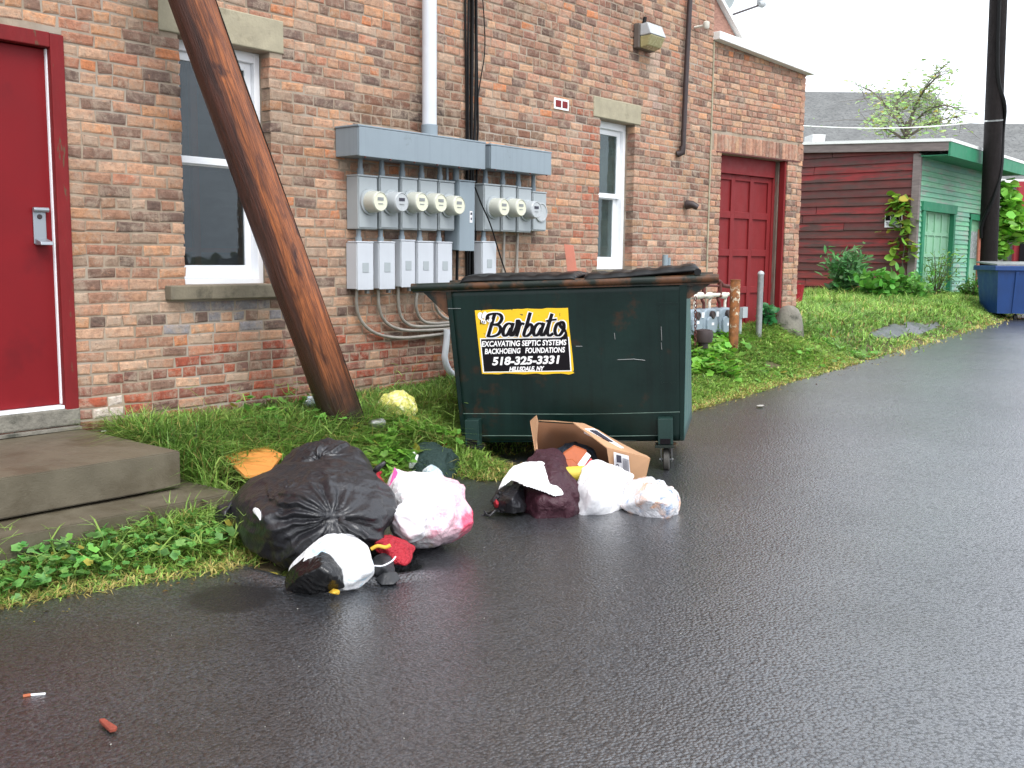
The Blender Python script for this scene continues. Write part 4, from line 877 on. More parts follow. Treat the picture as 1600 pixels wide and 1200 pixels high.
def ribbon(m, pts, wd, off, smooth=5):
    P = catmull([(a, b, 0) for a, b in pts], smooth); L = []; R = []; n = len(P)
    for i in range(n):
        t_ = P[min(i+1, n-1)]-P[max(i-1, 0)]; t_ = t_/max(np.linalg.norm(t_), 1e-6); nr = np.array([-t_[1], t_[0], 0])
        ww = wd*.5*(.45+.55*abs(t_[1])+.1) if wd < 50 else (wd-24)*.5*(.45+.55*abs(t_[1])+.1)+12
        q = P[i]-t_*(ww*.5 if i == 0 else 0)+t_*(ww*.5 if i == n-1 else 0)
        L.append(q+nr*ww); R.append(q-nr*ww)
    vs = [sg(p[0], p[1], off) for p in L]+[sg(p[0], p[1], off) for p in R]
    m.add(vs, [(i, i+1, n+i+1, n+i) for i in range(n-1)])
A_ = [[(650, 300), (600, 282), (552, 320), (530, 390), (545, 435), (585, 420), (622, 350)], [(655, 285), (625, 390), (628, 432), (660, 425)]]
STR = [[(425, 165), (385, 300), (345, 440)], [(330, 235), (345, 180), (420, 158), (490, 170), (515, 220), (480, 280), (410, 298)], [(415, 298), (480, 310), (500, 360), (465, 420), (390, 445), (335, 440)]]
STR += A_
STR += [[(655, 425), (700, 320), (712, 245), (735, 270), (725, 350), (700, 435)], [(722, 330), (760, 282), (790, 290)]]
STR += [[(868, 155), (830, 290), (790, 420), (830, 438), (880, 390), (893, 320), (865, 290), (825, 330)]]
STR += [[(a+382, b-2) for a, b in q] for q in A_]
STR += [[(1040, 425), (1085, 330), (1140, 170)], [(1120, 230), (1092, 340), (1085, 405), (1110, 435), (1150, 410)], [(1075, 252), (1130, 240), (1195, 232)]]
STR += [[(1255, 270), (1205, 290), (1178, 370), (1195, 425), (1240, 425), (1285, 355), (1290, 290), (1265, 262), (1240, 290), (1262, 335), (1300, 350)]]
mw = MB(); mk = MB()
for i, s_ in enumerate(STR): ribbon(mw, s_, 68, .0026+i*.00012); ribbon(mk, s_, 40, .0052+i*.00012)
mw.build('name_outline', M['signwht'], sign, local=True)
mk.add([sg(a, b, .0046) for a, b in [(1275, 350), (1310, 345), (1332, 400), (1340, 475), (1215, 478), (1280, 440), (1300, 400)]], [tuple(range(7))])
mk.build('name_lettering', M['signblk'], sign, local=True)
def ell(cx, cy, rx, ry, rot=0, n=18):
    return [(cx+rx*math.cos(t)*math.cos(rot)-ry*math.sin(t)*math.sin(rot), cy+rx*math.cos(t)*math.sin(rot)+ry*math.sin(t)*math.cos(rot)) for t in np.linspace(0, 2*math.pi, n, endpoint=False)]
bee = MB()
for e_, o_ in ((ell(250, 190, 36, 48, -.3), .003), (ell(298, 175, 28, 42, .3), .0033), (ell(362, 238, 30, 32), .0095), (ell(285, 262, 40, 24, .5), .0036)): bee.add([sg(a, b, o_) for a, b in e_], [tuple(range(len(e_)))])
bee.build('bee_emblem_white', M['signwht'], sign, local=True)
bee = MB()
for e_, o_ in ((ell(340, 215, 24, 20), .0100), (ell(352, 238, 5, 12), .0104)): bee.add([sg(a, b, o_) for a, b in e_], [tuple(range(len(e_)))])
for i in range(3): ribbon(bee, [(250+i*22, 245+i*6), (246+i*22, 290)], 10, .0042+i*.0001)
ribbon(bee, [(272, 145), (262, 200), (270, 225)], 6, .0046)
bee.build('bee_emblem_black', M['signblk'], sign, local=True)
def text_geo(s, bold=.02):
    cu = bpy.data.curves.new('t', 'FONT'); cu.body = s; cu.size = 1; cu.offset = bold; cu.resolution_u = 3; cu.align_x = 'LEFT'
    o = bpy.data.objects.new('t', cu); COL.objects.link(o); bpy.context.view_layer.update()
    me = o.to_mesh(); V = np.array([v.co[:] for v in me.vertices]); F = [tuple(p.vertices) for p in me.polygons]; o.to_mesh_clear()
    bpy.data.objects.remove(o); bpy.data.curves.remove(cu)
    V[:, 0] -= V[:, 0].min(); V[:, 0] /= V[:, 0].max(); y0, y1 = 0.0, V[:, 1].max(); return V[:, 0], (V[:, 1]-y0)/(y1-y0), F
def sign_text(s, xl, xr, yb, yt, dyr, off, name, shear=.0, bold=.03):
    X, Y, F = text_geo(s, bold); m = MB(); hgt = yb-yt
    m.add([sg(xl+(xr-xl)*a+shear*b*hgt, yb+dyr*a-hgt*b, off) for a, b in zip(X, Y)], F); return m.build(name, M['signwht'], sign, local=True)
sign_text('EXCAVATING SEPTIC SYSTEMS', 262, 1318, 572, 504, -22, .0030, 'sign_text', .08)
sign_text('BACKHOEING   FOUNDATIONS', 302, 1300, 664, 598, -22, .0030, 'sign_text', .08)
sign_text('518-325-3331', 392, 1222, 802, 702, -22, .0030, 'sign_text', .15, .04)
sign_text('HILLSDALE, NY', 606, 1036, 878, 824, -10, .0030, 'sign_text', .22, .045)
# things poking out of the dumpster
def dw(u, v, z): return np.array(DM @ Vector((u, v, z))+DO)
m = MB(); a = dloc(905, 424, .5); b = dloc(885, 384, .5)
m.slab([dw(a[0]-.055, .5, a[1]-.25), dw(a[0]+.015, .5, a[1]-.25), dw(b[0]+.045, .55, b[1]), dw(b[0]-.02, .55, b[1]+.01)], .02)
props(m.build('wood_plank', M['plank'], None, bevel=.002), 'reddish wooden plank sticking up between the dumpster lids', 'plank')
p = onY(1039, 418, 5.5); m = MB(); m.tube([(p[0], p[1], .3), (p[0], p[1], p[2]+.13)], .03, 10); m.tube([(p[0]+.07, p[1], .3), (p[0]+.07, p[1], p[2]+.10)], .02, 10)
props(m.build('standpipe', M['elec'], None, smooth=True), 'pair of grey standpipes rising behind the right end of the dumpster', 'pipe')

# ------------------------------------------------------------------ gas meters, bollards
YG = 5.38; KG = 6.6667
def gp(x, y, Y=YG): return onY(1040+x/KG, 380+y/KG, Y)
def gas_meter(x0, x1, yt, yb, label):
    a, b = gp(x0, yt), gp(x1, yb); zt, zb = a[2], b[2]; xa, xb = a[0], b[0]; wd = xb-xa; cx = (xa+xb)/2
    t = thing('gas_meter', label, 'gas meter', (cx, YG, zb), 'grey gas meters by the garage door')
    m = MB(); n = 16; prof = []
    for k in range(n):     # rounded case outline
        q = 2*math.pi*k/n; cxx, czz = math.cos(q), math.sin(q); sx = np.sign(cxx)*abs(cxx)**.55; sz = np.sign(czz)*abs(czz)**.55
        prof.append((cx+sx*wd*.5, (zt+zb)/2+sz*(zt-zb)*.5))
    m.slab([(p[0], YG+.11, p[1]) for p in prof], .17, (0, -1, 0)); m.build('case', M['gasgrey'], t, bevel=.02, seg=3)
    m = MB(); m.slab([(cx+(p[0]-cx)*.72, YG-.055, zb+.03+(p[1]-zb)*.62) for p in prof], .03, (0, -1, 0)); m.build('front_cover', M['gasgrey'], t, bevel=.012)
    m = MB(); m.lathe((cx, YG-.06, zt-.07), (0, -1, 0), [(0, .042), (.03, .042), (.035, .034), (.03, .03), (.03, .001)], 20); m.build('index', M['brownpipe'], t, smooth=True)
    m = MB(); m.box(cx-.03, cx+.02, YG-.0875, YG-.086, zb+.12, zb+.15); m.build('nameplate', M['label'], t)
    m = MB(); m.box(cx+.06, cx+.115, YG-.09, YG-.088, zt-.09, zt-.035); m.build('tag', M['label'], t)
    for s in (-1, 1):
        m = MB(); m.tube(catmull([(cx+s*.06, YG, zt-.01), (cx+s*.06, YG, zt+.05), (cx+s*.085, YG+.01, zt+.09), (cx+s*.06, YG+.02, zt+.14)], 4), .017, 8); m.build('inlet_pipe', M['brass'] if s > 0 else M['rustpipe'], t, smooth=True)
gas_meter(195, 335, 690, 950, 'gas meter half hidden by the dumpster side')
gas_meter(350, 490, 680, 960, 'middle gas meter between the dumpster and the rusty bollard')
gas_meter(515, 650, 670, 960, 'gas meter just left of the rusty bollard')
t = thing('gas_manifold', 'white and red-brown gas pipework above the gas meters', 'pipework', gp(450, 600))
m = MB(); m.tube([gp(200, 560), gp(680, 530)], .022, 10)
for x_ in (350, 450, 600): m.lathe(gp(x_-25, 545, YG-.0), (1, 0, 0), [(0, .022), (.02, .036), (.10, .036), (.12, .022)], 12)
m.build('header_pipe', M['brass'], t, smooth=True)
m = MB(); m.tube(catmull([gp(400, 530), gp(400, 420), gp(415, 395), gp(540, 392), gp(575, 410), gp(600, 440), gp(700, 455)], 5), .022, 10); m.tube([gp(568, 560), gp(565, 400)], .022, 10); m.tube([gp(320, 440), gp(550, 445)], .013, 8); m.build('supply_pipe', M['rustpipe'], t, smooth=True)
m = MB(); m.tube(catmull([gp(270, 460), gp(320, 465), gp(370, 440), gp(365, 395), gp(330, 390)], 5), .02, 8); m.build('hook_pipe', M['brownpipe'], t, smooth=True)
t = thing('regulator', 'dark round gas regulator low beside the dumpster, with a hanging chain', 'regulator', gp(390, 1080, 5.1))
m = MB(); b = gp(390, 1090, 5.1); m.lathe(b, (0, 0, 1), [(0, .05), (.05, .05), (.06, .09), (.13, .10), (.18, .09), (.19, .03)], 20); m.build('regulator_body', M['brownpipe'], t, smooth=True)
m = MB(); c0, c1 = gp(312, 560, 5.1), gp(308, 1060, 5.1)
for k in range(14):
    c = c0+(c1-c0)*(k+.5)/14; e1 = np.array([1., 0, 0]) if k % 2 else np.array([0, 1., 0]); hl = .55*np.linalg.norm(c1-c0)/14
    m.tube([c+e1*.012*math.cos(q)+np.array([0, 0, 1])*hl*1.15*math.sin(q) for q in np.linspace(0, 2*math.pi, 11)], .0045, 6, caps=False)
m.build('chain', M['rustpipe'], t)
b = onZ(1146, 532, .42); zb_ = gz(b[0], 5.1)
b = onY(1147, 500, 5.1); tt = onY(1148, 437, 5.1)
t = thing('rusty_bollard', 'rusty steel bollard guarding the gas meters', 'bollard', (b[0], 5.1, zb_-.05))
m = MB(); m.lathe((b[0], 5.1, zb_-.1), (0, 0, 1), [(0, .052), (tt[2]-zb_+.09, .052), (tt[2]-zb_+.1, .045)], 24); m.build('post', M['rust'], t, smooth=True)
m = MB(); m.lathe((b[0], 5.1, tt[2]-.012), (0, 0, 1), [(0, .055), (.012, .056), (.013, .05)], 24); m.build('cap', M['rust'], t)
b = onY(1186, 500, 5.2); tt = onY(1187, 423, 5.2); zb_ = gz(b[0], 5.2)
t = thing('grey_bollard', 'slim galvanised bollard in front of the red garage door', 'bollard', (b[0], 5.2, zb_-.05))
m = MB(); hh_ = tt[2]-zb_+.1; m.lathe((b[0], 5.2, zb_-.1), (0, 0, 1), [(0, .034), (hh_-.04, .034)], 24); m.build('post', M['steel'], t, smooth=True)
m = MB(); m.lathe((b[0], 5.2, tt[2]-.04), (0, 0, 1), [(0, .037), (.012, .037), (.03, .028), (.04, .008)], 24); m.build('cap', M['mgrey'], t, smooth=True)
b = gp(795, 720, 5.3); m = MB(); m.tube([(b[0]-.03, 5.3, .4), (b[0]-.03, 5.3, b[2])], .018, 8); m.box(b[0]-.05, b[0]+.06, 5.26, 5.3, b[2]-.06, b[2]+.06)
props(m.build('marker_post', M['elec2'], None), 'small white marker box on a short post right of the rusty bollard', 'marker')

# ------------------------------------------------------------------ bags and rubbish
def hull_planes(P):
    bm = bmesh.new(); vs = [bm.verts.new(tuple(p)) for p in P]; bmesh.ops.convex_hull(bm, input=vs)
    bm.faces.ensure_lookup_table(); c = P.mean(0); pl_ = []
    for f in bm.faces:
        q = [np.array(v.co) for v in f.verts][:3]; n = np.cross(q[1]-q[0], q[2]-q[0]); l = np.linalg.norm(n)
        if l < 1e-9: continue
        n /= l; d = n@(q[0]-c)
        if d < 0: n, d = -n, -d
        if d > 1e-4: pl_.append((*n, d))
    bm.free(); return np.array(pl_), c
ICO = {}
def ico(level):
    if level not in ICO:
        bm = bmesh.new(); bmesh.ops.create_icosphere(bm, subdivisions=level, radius=1); D = np.array([v.co for v in bm.verts]); F = np.array([[v.index for v in f.verts] for f in bm.faces]); bm.free()
        ICO[level] = (D/np.linalg.norm(D, axis=1)[:, None], F)
    return ICO[level]
def edges_of(F):
    E = np.concatenate([F[:, [0, 1]], F[:, [1, 2]], F[:, [2, 0]]]); E.sort(1); return np.unique(E, axis=0)
def film(name, pts, m, seed=0, amp=.012, freq=9, fold=.008, ffreq=22, soft=10, level=6, knot=None, parent=None, ground=None, squash=None, pleat=.016, clip=None, swell=1.0):
    """a filled bag or heap of cloth: rounded hull of what bulges inside, wrapped in a slack skin that is gathered, creased and relaxed"""
    P = np.array(pts, float); PL, c = hull_planes(P); k = soft*1.8
    size = np.linalg.norm(P-c, axis=1).mean()
    def gauge(X):
        t_ = np.maximum((X@PL[:, :3].T)/PL[:, 3], 1e-6); return (t_**k).sum(1)**(1/k)
    D, F = ico(level); V = D/gauge(D)[:, None]*swell
    V = V*(1+fbm(D*2.6, seed, 2)*amp*5)[:, None]
    rr_ = np.random.RandomState(seed)
    # long soft folds: warped, stretched along random directions, crisp on the crest
    disp = np.zeros(len(D)); W_ = V/size
    for q, (fq, am) in enumerate(((2.4, 1.0), (4.4, .60), (8.0, .20))):
        Q = np.linalg.qr(rr_.normal(size=(3, 3)))[0]; X = (W_+.16*np.stack([vnoise(W_*2.3, seed+31+q), vnoise(W_*2.3, seed+41+q), vnoise(W_*2.3, seed+51+q)], 1))@Q
        n_ = vnoise(X*np.array([1, .32, .18])*fq, seed+60+q); cr = (1-np.abs(n_)*2.2); cr = np.where(cr > 0, cr, cr*.35); mask = .35+.65*ease(.5+1.2*vnoise(W_*1.6, seed+80+q))
        disp += am*cr*mask
    # crumple facets
    X = W_*3.4+.4*np.stack([vnoise(W_*3, seed+3), vnoise(W_*3, seed+4), vnoise(W_*3, seed+5)], 1)
    pts_ = rr_.normal(size=(150, 3)); pts_ = pts_/np.linalg.norm(pts_, axis=1)[:, None]; pts_ = pts_/gauge(pts_)[:, None]/size*3.4
    d2 = ((X[:, None, :]-pts_[None])**2).sum(2); d2.sort(axis=1); f1, f2 = np.sqrt(d2[:, 0]), np.sqrt(d2[:, 1])
    disp += .4*(.45-np.clip((f2-f1)*1.1, 0, .9))
    disp *= fold*2.0*(size/.3)**.5
    if knot is not None:
        kd = np.array(knot)-c; kd /= np.linalg.norm(kd); th_ = np.arccos(np.clip(D@kd, -1, 1))
        e1 = np.cross(kd, [0, 0, 1.]); e1 /= np.linalg.norm(e1); e2 = np.cross(kd, e1); ph = np.arctan2(D@e2, D@e1)
        wob = ph+.30*vnoise(D*3.2, seed+20)*th_+.1*vnoise(D*8, seed+21)*th_
        cu, su = np.cos(wob), np.sin(wob)
        pn_ = vnoise(np.stack([cu*3.3, su*3.3, th_*.55], 1), seed+22); pf = vnoise(np.stack([cu*8, su*8, th_*.9], 1), seed+23)
        crest = lambda n_: (1-np.abs(n_)*2.6)
        pl1 = crest(pn_)+.5*crest(pf)*np.exp(-th_/.8)
        reach = np.exp(-(th_/1.15)**2)*np.clip(th_/.16, 0, 1)
        disp = disp*(1-.75*np.exp(-(th_/.6)**2))+pleat*1.25*pl1*reach-.06*(size/.3)*np.exp(-(th_/.16)**2)-.02*(size/.3)*np.exp(-(th_/.4)**2)
    V = V+D*disp[:, None]
    E = edges_of(F); i, j = E[:, 0], E[:, 1]; n = len(V); deg = np.bincount(i, minlength=n)+np.bincount(j, minlength=n)
    for it in range(1):
        for ax in range(3): V[:, ax] += .3*((np.bincount(i, V[j, ax], n)+np.bincount(j, V[i, ax], n))/deg-V[:, ax])
    V = V+c
    if ground is not None: V[:, 2] = np.maximum(V[:, 2], ground)
    if clip is not None:                              # keep only the piece of skin that is really there (a draped sheet)
        L_ = (V-CC)@CM; X_, Y_ = 800+FPX*L_[:, 0]/-L_[:, 2], 600-FPX*L_[:, 1]/-L_[:, 2]
        wv = 2*vnoise(V*12, seed+90); X_ = X_+wv; Y_ = Y_+wv; pin = np.zeros(len(V), bool); q = len(clip)
        for a in range(q):
            (xa, ya), (xb, yb) = clip[a], clip[(a+1) % q]; cr_ = ((ya > Y_) != (yb > Y_)) & (X_ < (xb-xa)*(Y_-ya)/(yb-ya+1e-9)+xa); pin ^= cr_
        front = (V-c)@CM[:, 2] > -.02; pin &= front
        keep_ = pin[F].all(1); F = F[keep_]; used = np.unique(F); rm = -np.ones(len(V), int); rm[used] = np.arange(len(used)); V = V[used]; F = rm[F]
    mb = MB(); mb.v = [tuple(q) for q in V]; mb.f = [tuple(int(a) for a in f) for f in F]
    o = mb.build(name, m, parent, smooth=False)
    o.data.polygons.foreach_set('use_smooth', np.ones(len(o.data.polygons), bool))
    return o
def px3(l): return [dep(*q) for q in l]
def thick(out, t0, t1):   # outline + a front and back bulge
    cx = sum(p[0] for p in out)/len(out); cy = sum(p[1] for p in out)/len(out); tm = .5*(t0+t1); r = []
    for a, b in out: r.append((a, b, tm))
    for a, b in out: r.append((cx+(a-cx)*.72, cy+(b-cy)*.72, t0)); r.append((cx+(a-cx)*.75, cy+(b-cy)*.75, t1))
    return px3(r)
# large black bag in front
A1 = px3([(354, 806, 4.95), (362, 775, 5.0), (398, 742, 5.05), (446, 724, 5.1), (515, 716, 5.05), (575, 732, 4.95), (606, 772, 4.8), (613, 815, 4.65), (600, 843, 4.58), (560, 838, 4.45), (533, 806, 4.38), (480, 775, 4.5), (418, 800, 4.55),
          (428, 872, 4.52), (440, 884, 4.55), (395, 850, 4.7), (368, 830, 4.85), (490, 760, 5.35), (420, 790, 5.2), (580, 800, 5.1), (500, 880, 4.6), (580, 862, 4.75)])
big = film('trash_bag', A1, M['bagblack'], 4, .010, 5, .015, 13, 16, 7, knot=dep(533, 812, 4.38), pleat=.022)
props(big, 'big shiny black rubbish bag with pleats gathered to a knot', 'trash bag', 'black rubbish bags')
m = MB(); kn = dep(534, 812, 4.37); fw = np.array([-math.sin(YAW), -math.cos(YAW), 0])
m.tube(catmull([kn-fw*.03, kn+fw*.02, dep(548, 822, 4.33), dep(562, 830, 4.33), dep(572, 838, 4.36)], 4), [.012]*8+[.018]*5+[.014]*4, 10); m.build('bag_neck', M['bagblack'], big, smooth=True)
tail = film('bag_tail', px3([(340, 790, 4.95), (336, 815, 4.95), (350, 832, 4.95), (364, 800, 5.0), (366, 780, 4.98), (352, 805, 5.06), (352, 805, 4.86)]), M['bagblack'], 8, .006, 12, .008, 30, 8, 5, parent=big)
m = MB(); m.tube(catmull([dep(399, 797, 4.60), dep(404, 803, 4.53), dep(407, 813, 4.50)], 4), [.012, .014, .014, .013, .012, .010, .007, .005, .003], 8); m.build('white_scrap', M['label'], big, smooth=True)
rear = film('trash_bag', px3([(428, 742, 5.35), (440, 716, 5.4), (470, 696, 5.45), (505, 687, 5.45), (545, 699, 5.4), (580, 727, 5.3), (590, 752, 5.25), (500, 720, 5.1), (460, 735, 5.15), (560, 735, 5.05), (510, 720, 5.75), (450, 740, 5.65), (570, 750, 5.6), (500, 800, 5.3), (590, 800, 5.2)]), M['bagblack'], 14, .014, 6, .018, 16, 14, 6, knot=dep(484, 706, 5.15), pleat=.014)
props(rear, 'black rubbish bag lying behind the big pleated one, its crumpled top showing', 'trash bag', 'black rubbish bags')
m = film('white_bag', thick([(444, 912), (448, 886), (476, 857), (503, 839), (524, 832), (558, 838), (577, 854), (582, 878), (588, 896), (570, 912), (560, 924), (520, 930), (450, 925)], 4.22, 4.50), M['bagblue'], 21, .010, 8, .009, 16, 14, 6)
props(m, 'white plastic bag with faint blue print in front of the big black bag', 'plastic bag')
m = film('small_black_bag', px3([(444, 905, 4.30), (455, 886, 4.28), (478, 869, 4.26), (500, 857, 4.25), (521, 869, 4.22), (535, 891, 4.2), (540, 918, 4.22), (503, 928, 4.2), (446, 924, 4.25), (500, 885, 4.13), (470, 900, 4.15), (520, 900, 4.13), (500, 900, 4.42), (470, 900, 4.42)]), M['bagblack2'], 25, .008, 7, .004, 14, 18, 6)
props(m, 'small glossy black bag lying against the blue-printed white bag', 'trash bag')
m = film('pink_bag', px3([(603, 778, 5.0), (606, 755, 5.0), (618, 731, 5.0), (640, 739, 5.0), (668, 752, 5.05), (702, 751, 5.05), (719, 765, 5.0), (728, 795, 4.95), (735, 830, 4.9), (716, 843, 4.85), (681, 856, 4.82), (642, 856, 4.82), (612, 825, 4.9), (640, 790, 4.75), (690, 790, 4.72), (665, 770, 4.8), (650, 780, 5.3), (700, 790, 5.25), (690, 835, 4.72), (640, 835, 4.74), (660, 850, 5.1)]), M['bagpink'], 31, .008, 7, .014, 15, 30, 6)
props(m, 'see-through pink and white bag full of rubbish beside the big black bag', 'plastic bag')
pk = m
m = MB(); m.slab([dep(602, 785, 4.96), dep(606, 790, 4.95), dep(622, 738, 4.96), dep(617, 730, 4.97)], .006); m.build('magenta_edge', M['pinkedge'], pk, bevel=.002)
m = film('paper_waste', thick([(608, 800), (640, 775), (668, 800), (664, 838), (640, 848), (622, 835)], 4.66, 4.85), M['label'], 7, .010, 10, .012, 18, 12, 5, parent=pk)
t = thing('red_tie', 'red and black bag tie sticking up between the black and pink bags', 'bag tie', dep(596, 770, 5.0))
m = MB(); m.tube(catmull([dep(603, 772, 4.98), dep(597, 758, 5.0), dep(590, 744, 5.02), dep(596, 737, 5.02)], 4), [.008, .012, .016, .018, .018, .016, .016, .015, .014, .012, .010, .008, .006], 8); m.build('red_ribbon', M['redcloth'], t, smooth=True)
m = MB(); m.tube(catmull([dep(584, 738, 5.04), dep(592, 730, 5.03), dep(602, 722, 5.03)], 4), [.010, .012, .016, .016, .014, .012, .012, .010, .006], 8); m.build('black_knot', M['bagblack'], t, smooth=True)
m = film('red_cloth', px3([(583, 846, 4.6), (610, 838, 4.65), (632, 843, 4.65), (650, 855, 4.62), (628, 870, 4.52), (634, 884, 4.5), (612, 880, 4.5), (600, 850, 4.5), (620, 860, 4.75), (600, 870, 4.6)]), M['redcloth'], 41, .010, 12, .012, 24, 10, 5)
props(m, 'crumpled red cloth between the printed white bag and the pink bag', 'cloth')
m = MB(); m.tube(catmull([dep(580, 858, 4.42), dep(590, 853, 4.42), dep(602, 855, 4.42), (dep(610, 852, 4.42))], 4), .008, 8); props(m.build('yellow_strap', M['yel'], None, smooth=True), 'short yellow strap lying on the red cloth', 'strap')
# boot
bt = thing('black_boot', 'dark ankle boot lying by the printed white bag', 'boot', dep(600, 912, 4.45))
film('boot_shaft', px3([(582, 872, 4.5), (596, 862, 4.52), (612, 866, 4.52), (618, 890, 4.47), (600, 885, 4.38), (585, 900, 4.42), (600, 905, 4.5), (612, 905, 4.42)]), M['boot'], 43, .004, 10, .003, 25, 8, 5, parent=bt)
film('boot_toe', px3([(586, 905, 4.42), (600, 893, 4.4), (620, 893, 4.42), (626, 905, 4.4), (615, 914, 4.36), (595, 915, 4.36), (605, 905, 4.5)]), M['boot'], 44, .004, 10, .002, 25, 8, 5, parent=bt)
m = MB(); m.tube(catmull([dep(584, 884, 4.37), dep(598, 884, 4.355), dep(612, 877, 4.38), dep(618, 870, 4.42)], 4), .0035, 6); m.build('lace', M['label'], bt, smooth=True)
m = film('food_scrap', px3([(512, 926, 4.2), (520, 919, 4.2), (532, 922, 4.2), (530, 930, 4.2), (520, 928, 4.14), (522, 926, 4.25)]), M['yel'], 45, .003, 20, .002, 30, 6, 4); props(m, 'small orange scrap at the asphalt lip below the small black bag', 'scrap')
# right-hand heap
mar = film('maroon_blanket', px3([(819, 724, 5.85), (838, 703, 6.0), (862, 700, 6.05), (880, 710, 6.0), (898, 750, 5.85), (911, 782, 5.7), (911, 803, 5.62), (880, 813, 5.5), (843, 814, 5.5), (824, 802, 5.55), (812, 786, 5.6), (806, 757, 5.7), (850, 780, 5.42), (885, 780, 5.45), (860, 735, 5.65), (860, 740, 6.2), (880, 780, 5.95), (830, 780, 5.9)]), M['maroon'], 51, .016, 7, .030, 13, 14, 6)
props(mar, 'crumpled maroon cloth heaped over bags before the dumpster', 'blanket')
MARP = [(819, 724, 5.85), (838, 703, 6.0), (862, 700, 6.05), (880, 710, 6.0), (898, 750, 5.85), (911, 782, 5.7), (880, 813, 5.5), (850, 780, 5.42), (885, 780, 5.45), (860, 735, 5.65), (860, 740, 6.2), (880, 780, 5.95)]
wc = film('white_cloth', px3(MARP+[(776, 768, 5.62), (792, 745, 5.66), (786, 765, 5.5), (805, 728, 5.72), (800, 780, 5.38), (830, 750, 5.46), (800, 790, 5.8)]), M['whitecloth'], 52, .006, 9, .008, 14, 14, 7, swell=1.045, clip=[(779, 766), (786, 745), (801, 727), (817, 722), (841, 723), (850, 711), (860, 732), (883, 762), (880, 774), (868, 777), (839, 765), (800, 752)])
sdf = wc.modifiers.new('s', 'SOLIDIFY'); sdf.thickness = .004
props(wc, 'white sheet draped over the maroon cloth', 'cloth')
sb = film('trash_bag', px3([(770, 782, 5.6), (776, 768, 5.62), (792, 759, 5.65), (814, 754, 5.62), (822, 800, 5.5), (800, 804, 5.45), (782, 800, 5.5), (771, 791, 5.55), (800, 780, 5.4), (800, 780, 5.8)]), M['bagblack'], 53, .010, 9, .008, 22, 12, 6, knot=dep(772, 788, 5.55))
props(sb, 'small black bag half under the maroon cloth, with trailing ties', 'trash bag', 'black rubbish bags')
m = MB(); m.tube(catmull([dep(778, 796, 5.48), dep(768, 800, 5.5), dep(758, 803, 5.52), dep(748, 809, 5.52)], 4), .007, 6); m.tube(catmull([dep(774, 797, 5.48), dep(764, 806, 5.47), dep(757, 799, 5.5)], 4), .006, 6); m.build('bag_ties', M['bagblack'], sb, smooth=True)
film('red_scrap', px3([(771, 785, 5.50), (775, 779, 5.5), (780, 786, 5.47), (778, 794, 5.47), (773, 794, 5.5), (776, 787, 5.43), (776, 787, 5.55)]), M['redcloth'], 5, .003, 20, .003, 30, 8, 4, parent=sb)
wb = film('trash_bag', px3([(899, 756, 5.75), (913, 732, 5.85), (918, 722, 5.88), (938, 718, 5.9), (957, 728, 5.88), (975, 740, 5.85), (992, 742, 5.88), (980, 762, 5.8), (968, 798, 5.62), (943, 811, 5.55), (903, 813, 5.55), (906, 786, 5.6), (930, 775, 5.42), (950, 760, 5.5), (935, 735, 5.7), (935, 760, 6.05), (950, 790, 5.9)]), M['bagwhite'], 54, .014, 6, .011, 11, 14, 6)
props(wb, 'full white rubbish bag in the middle of the heap, leaning on the cardboard box', 'trash bag')
cb = film('clear_bag', px3([(966, 791, 5.62), (974, 768, 5.68), (990, 749, 5.72), (1021, 745, 5.75), (1042, 755, 5.72), (1058, 767, 5.68), (1064, 793, 5.6), (1056, 806, 5.55), (1032, 815, 5.5), (1005, 814, 5.5), (1010, 780, 5.4), (1040, 785, 5.4), (1015, 775, 5.95), (1040, 780, 5.9), (1000, 795, 5.85)]), M['bagclear'], 55, .010, 8, .012, 14, 16, 6)
props(cb, 'translucent white bag at the right end of the heap near the caster', 'plastic bag')
# cardboard box
def k3(x, y, t_): return dep(740+x/4.444, 620+y/4.444, t_)
bx = thing('cardboard_box', 'open brown cardboard box with paper labels lying on its side by the dumpster', 'cardboard box', k3(1000, 560, 6.15))
m = MB()
m.slab([k3(925, 358, 6.05), k3(1226, 432, 6.02), k3(1197, 562, 6.05), k3(960, 600, 6.08)], .006)
m.slab([k3(690, 183, 6.15), k3(765, 190, 6.42), k3(870, 238, 6.44), k3(1040, 345, 6.42), k3(1205, 415, 6.38), k3(1226, 432, 6.02), k3(1090, 398, 6.035), k3(925, 358, 6.05)], .006, (0, 0, 1))
m.slab([k3(1226, 432, 6.02), k3(1205, 415, 6.38), k3(1180, 545, 6.42), k3(1197, 562, 6.05)], .006)
m.build('box_wall', M['card'], bx)
m = MB(); m.slab([k3(392, 172, 6.25), k3(437, 130, 6.22), k3(450, 175, 6.25), k3(440, 300, 6.2), k3(450, 430, 6.12), k3(432, 420, 6.12)], .006); m.slab([k3(450, 168, 6.28), k3(560, 172, 6.45), k3(765, 190, 6.44), k3(690, 183, 6.15)], .006, (0, 0, 1)); m.build('flap', M['card'], bx)
m = MB(); m.slab([k3(440, 175, 6.50), k3(765, 195, 6.50), k3(1180, 540, 6.46), k3(1000, 620, 6.46), k3(430, 560, 6.46)], .006); m.slab([k3(440, 175, 6.5), k3(437, 180, 6.27), k3(432, 500, 6.12), k3(430, 560, 6.46)], .006); m.build('inside_panel', M['cardshade'], bx)
m = MB(); m.slab([k3(972, 382, 6.032), k3(1076, 410, 6.022), k3(1090, 550, 6.045), k3(980, 552, 6.05)], .003, (-.77, -.63, .1)); m.build('paper_label', M['label'], bx)
m = MB(); m.slab([k3(765, 252, 6.17), k3(835, 250, 6.25), k3(1040, 384, 6.12), k3(1020, 386, 6.09)], .03, (-.2, -.2, 1)); m.build('paper_label', M['label'], bx)
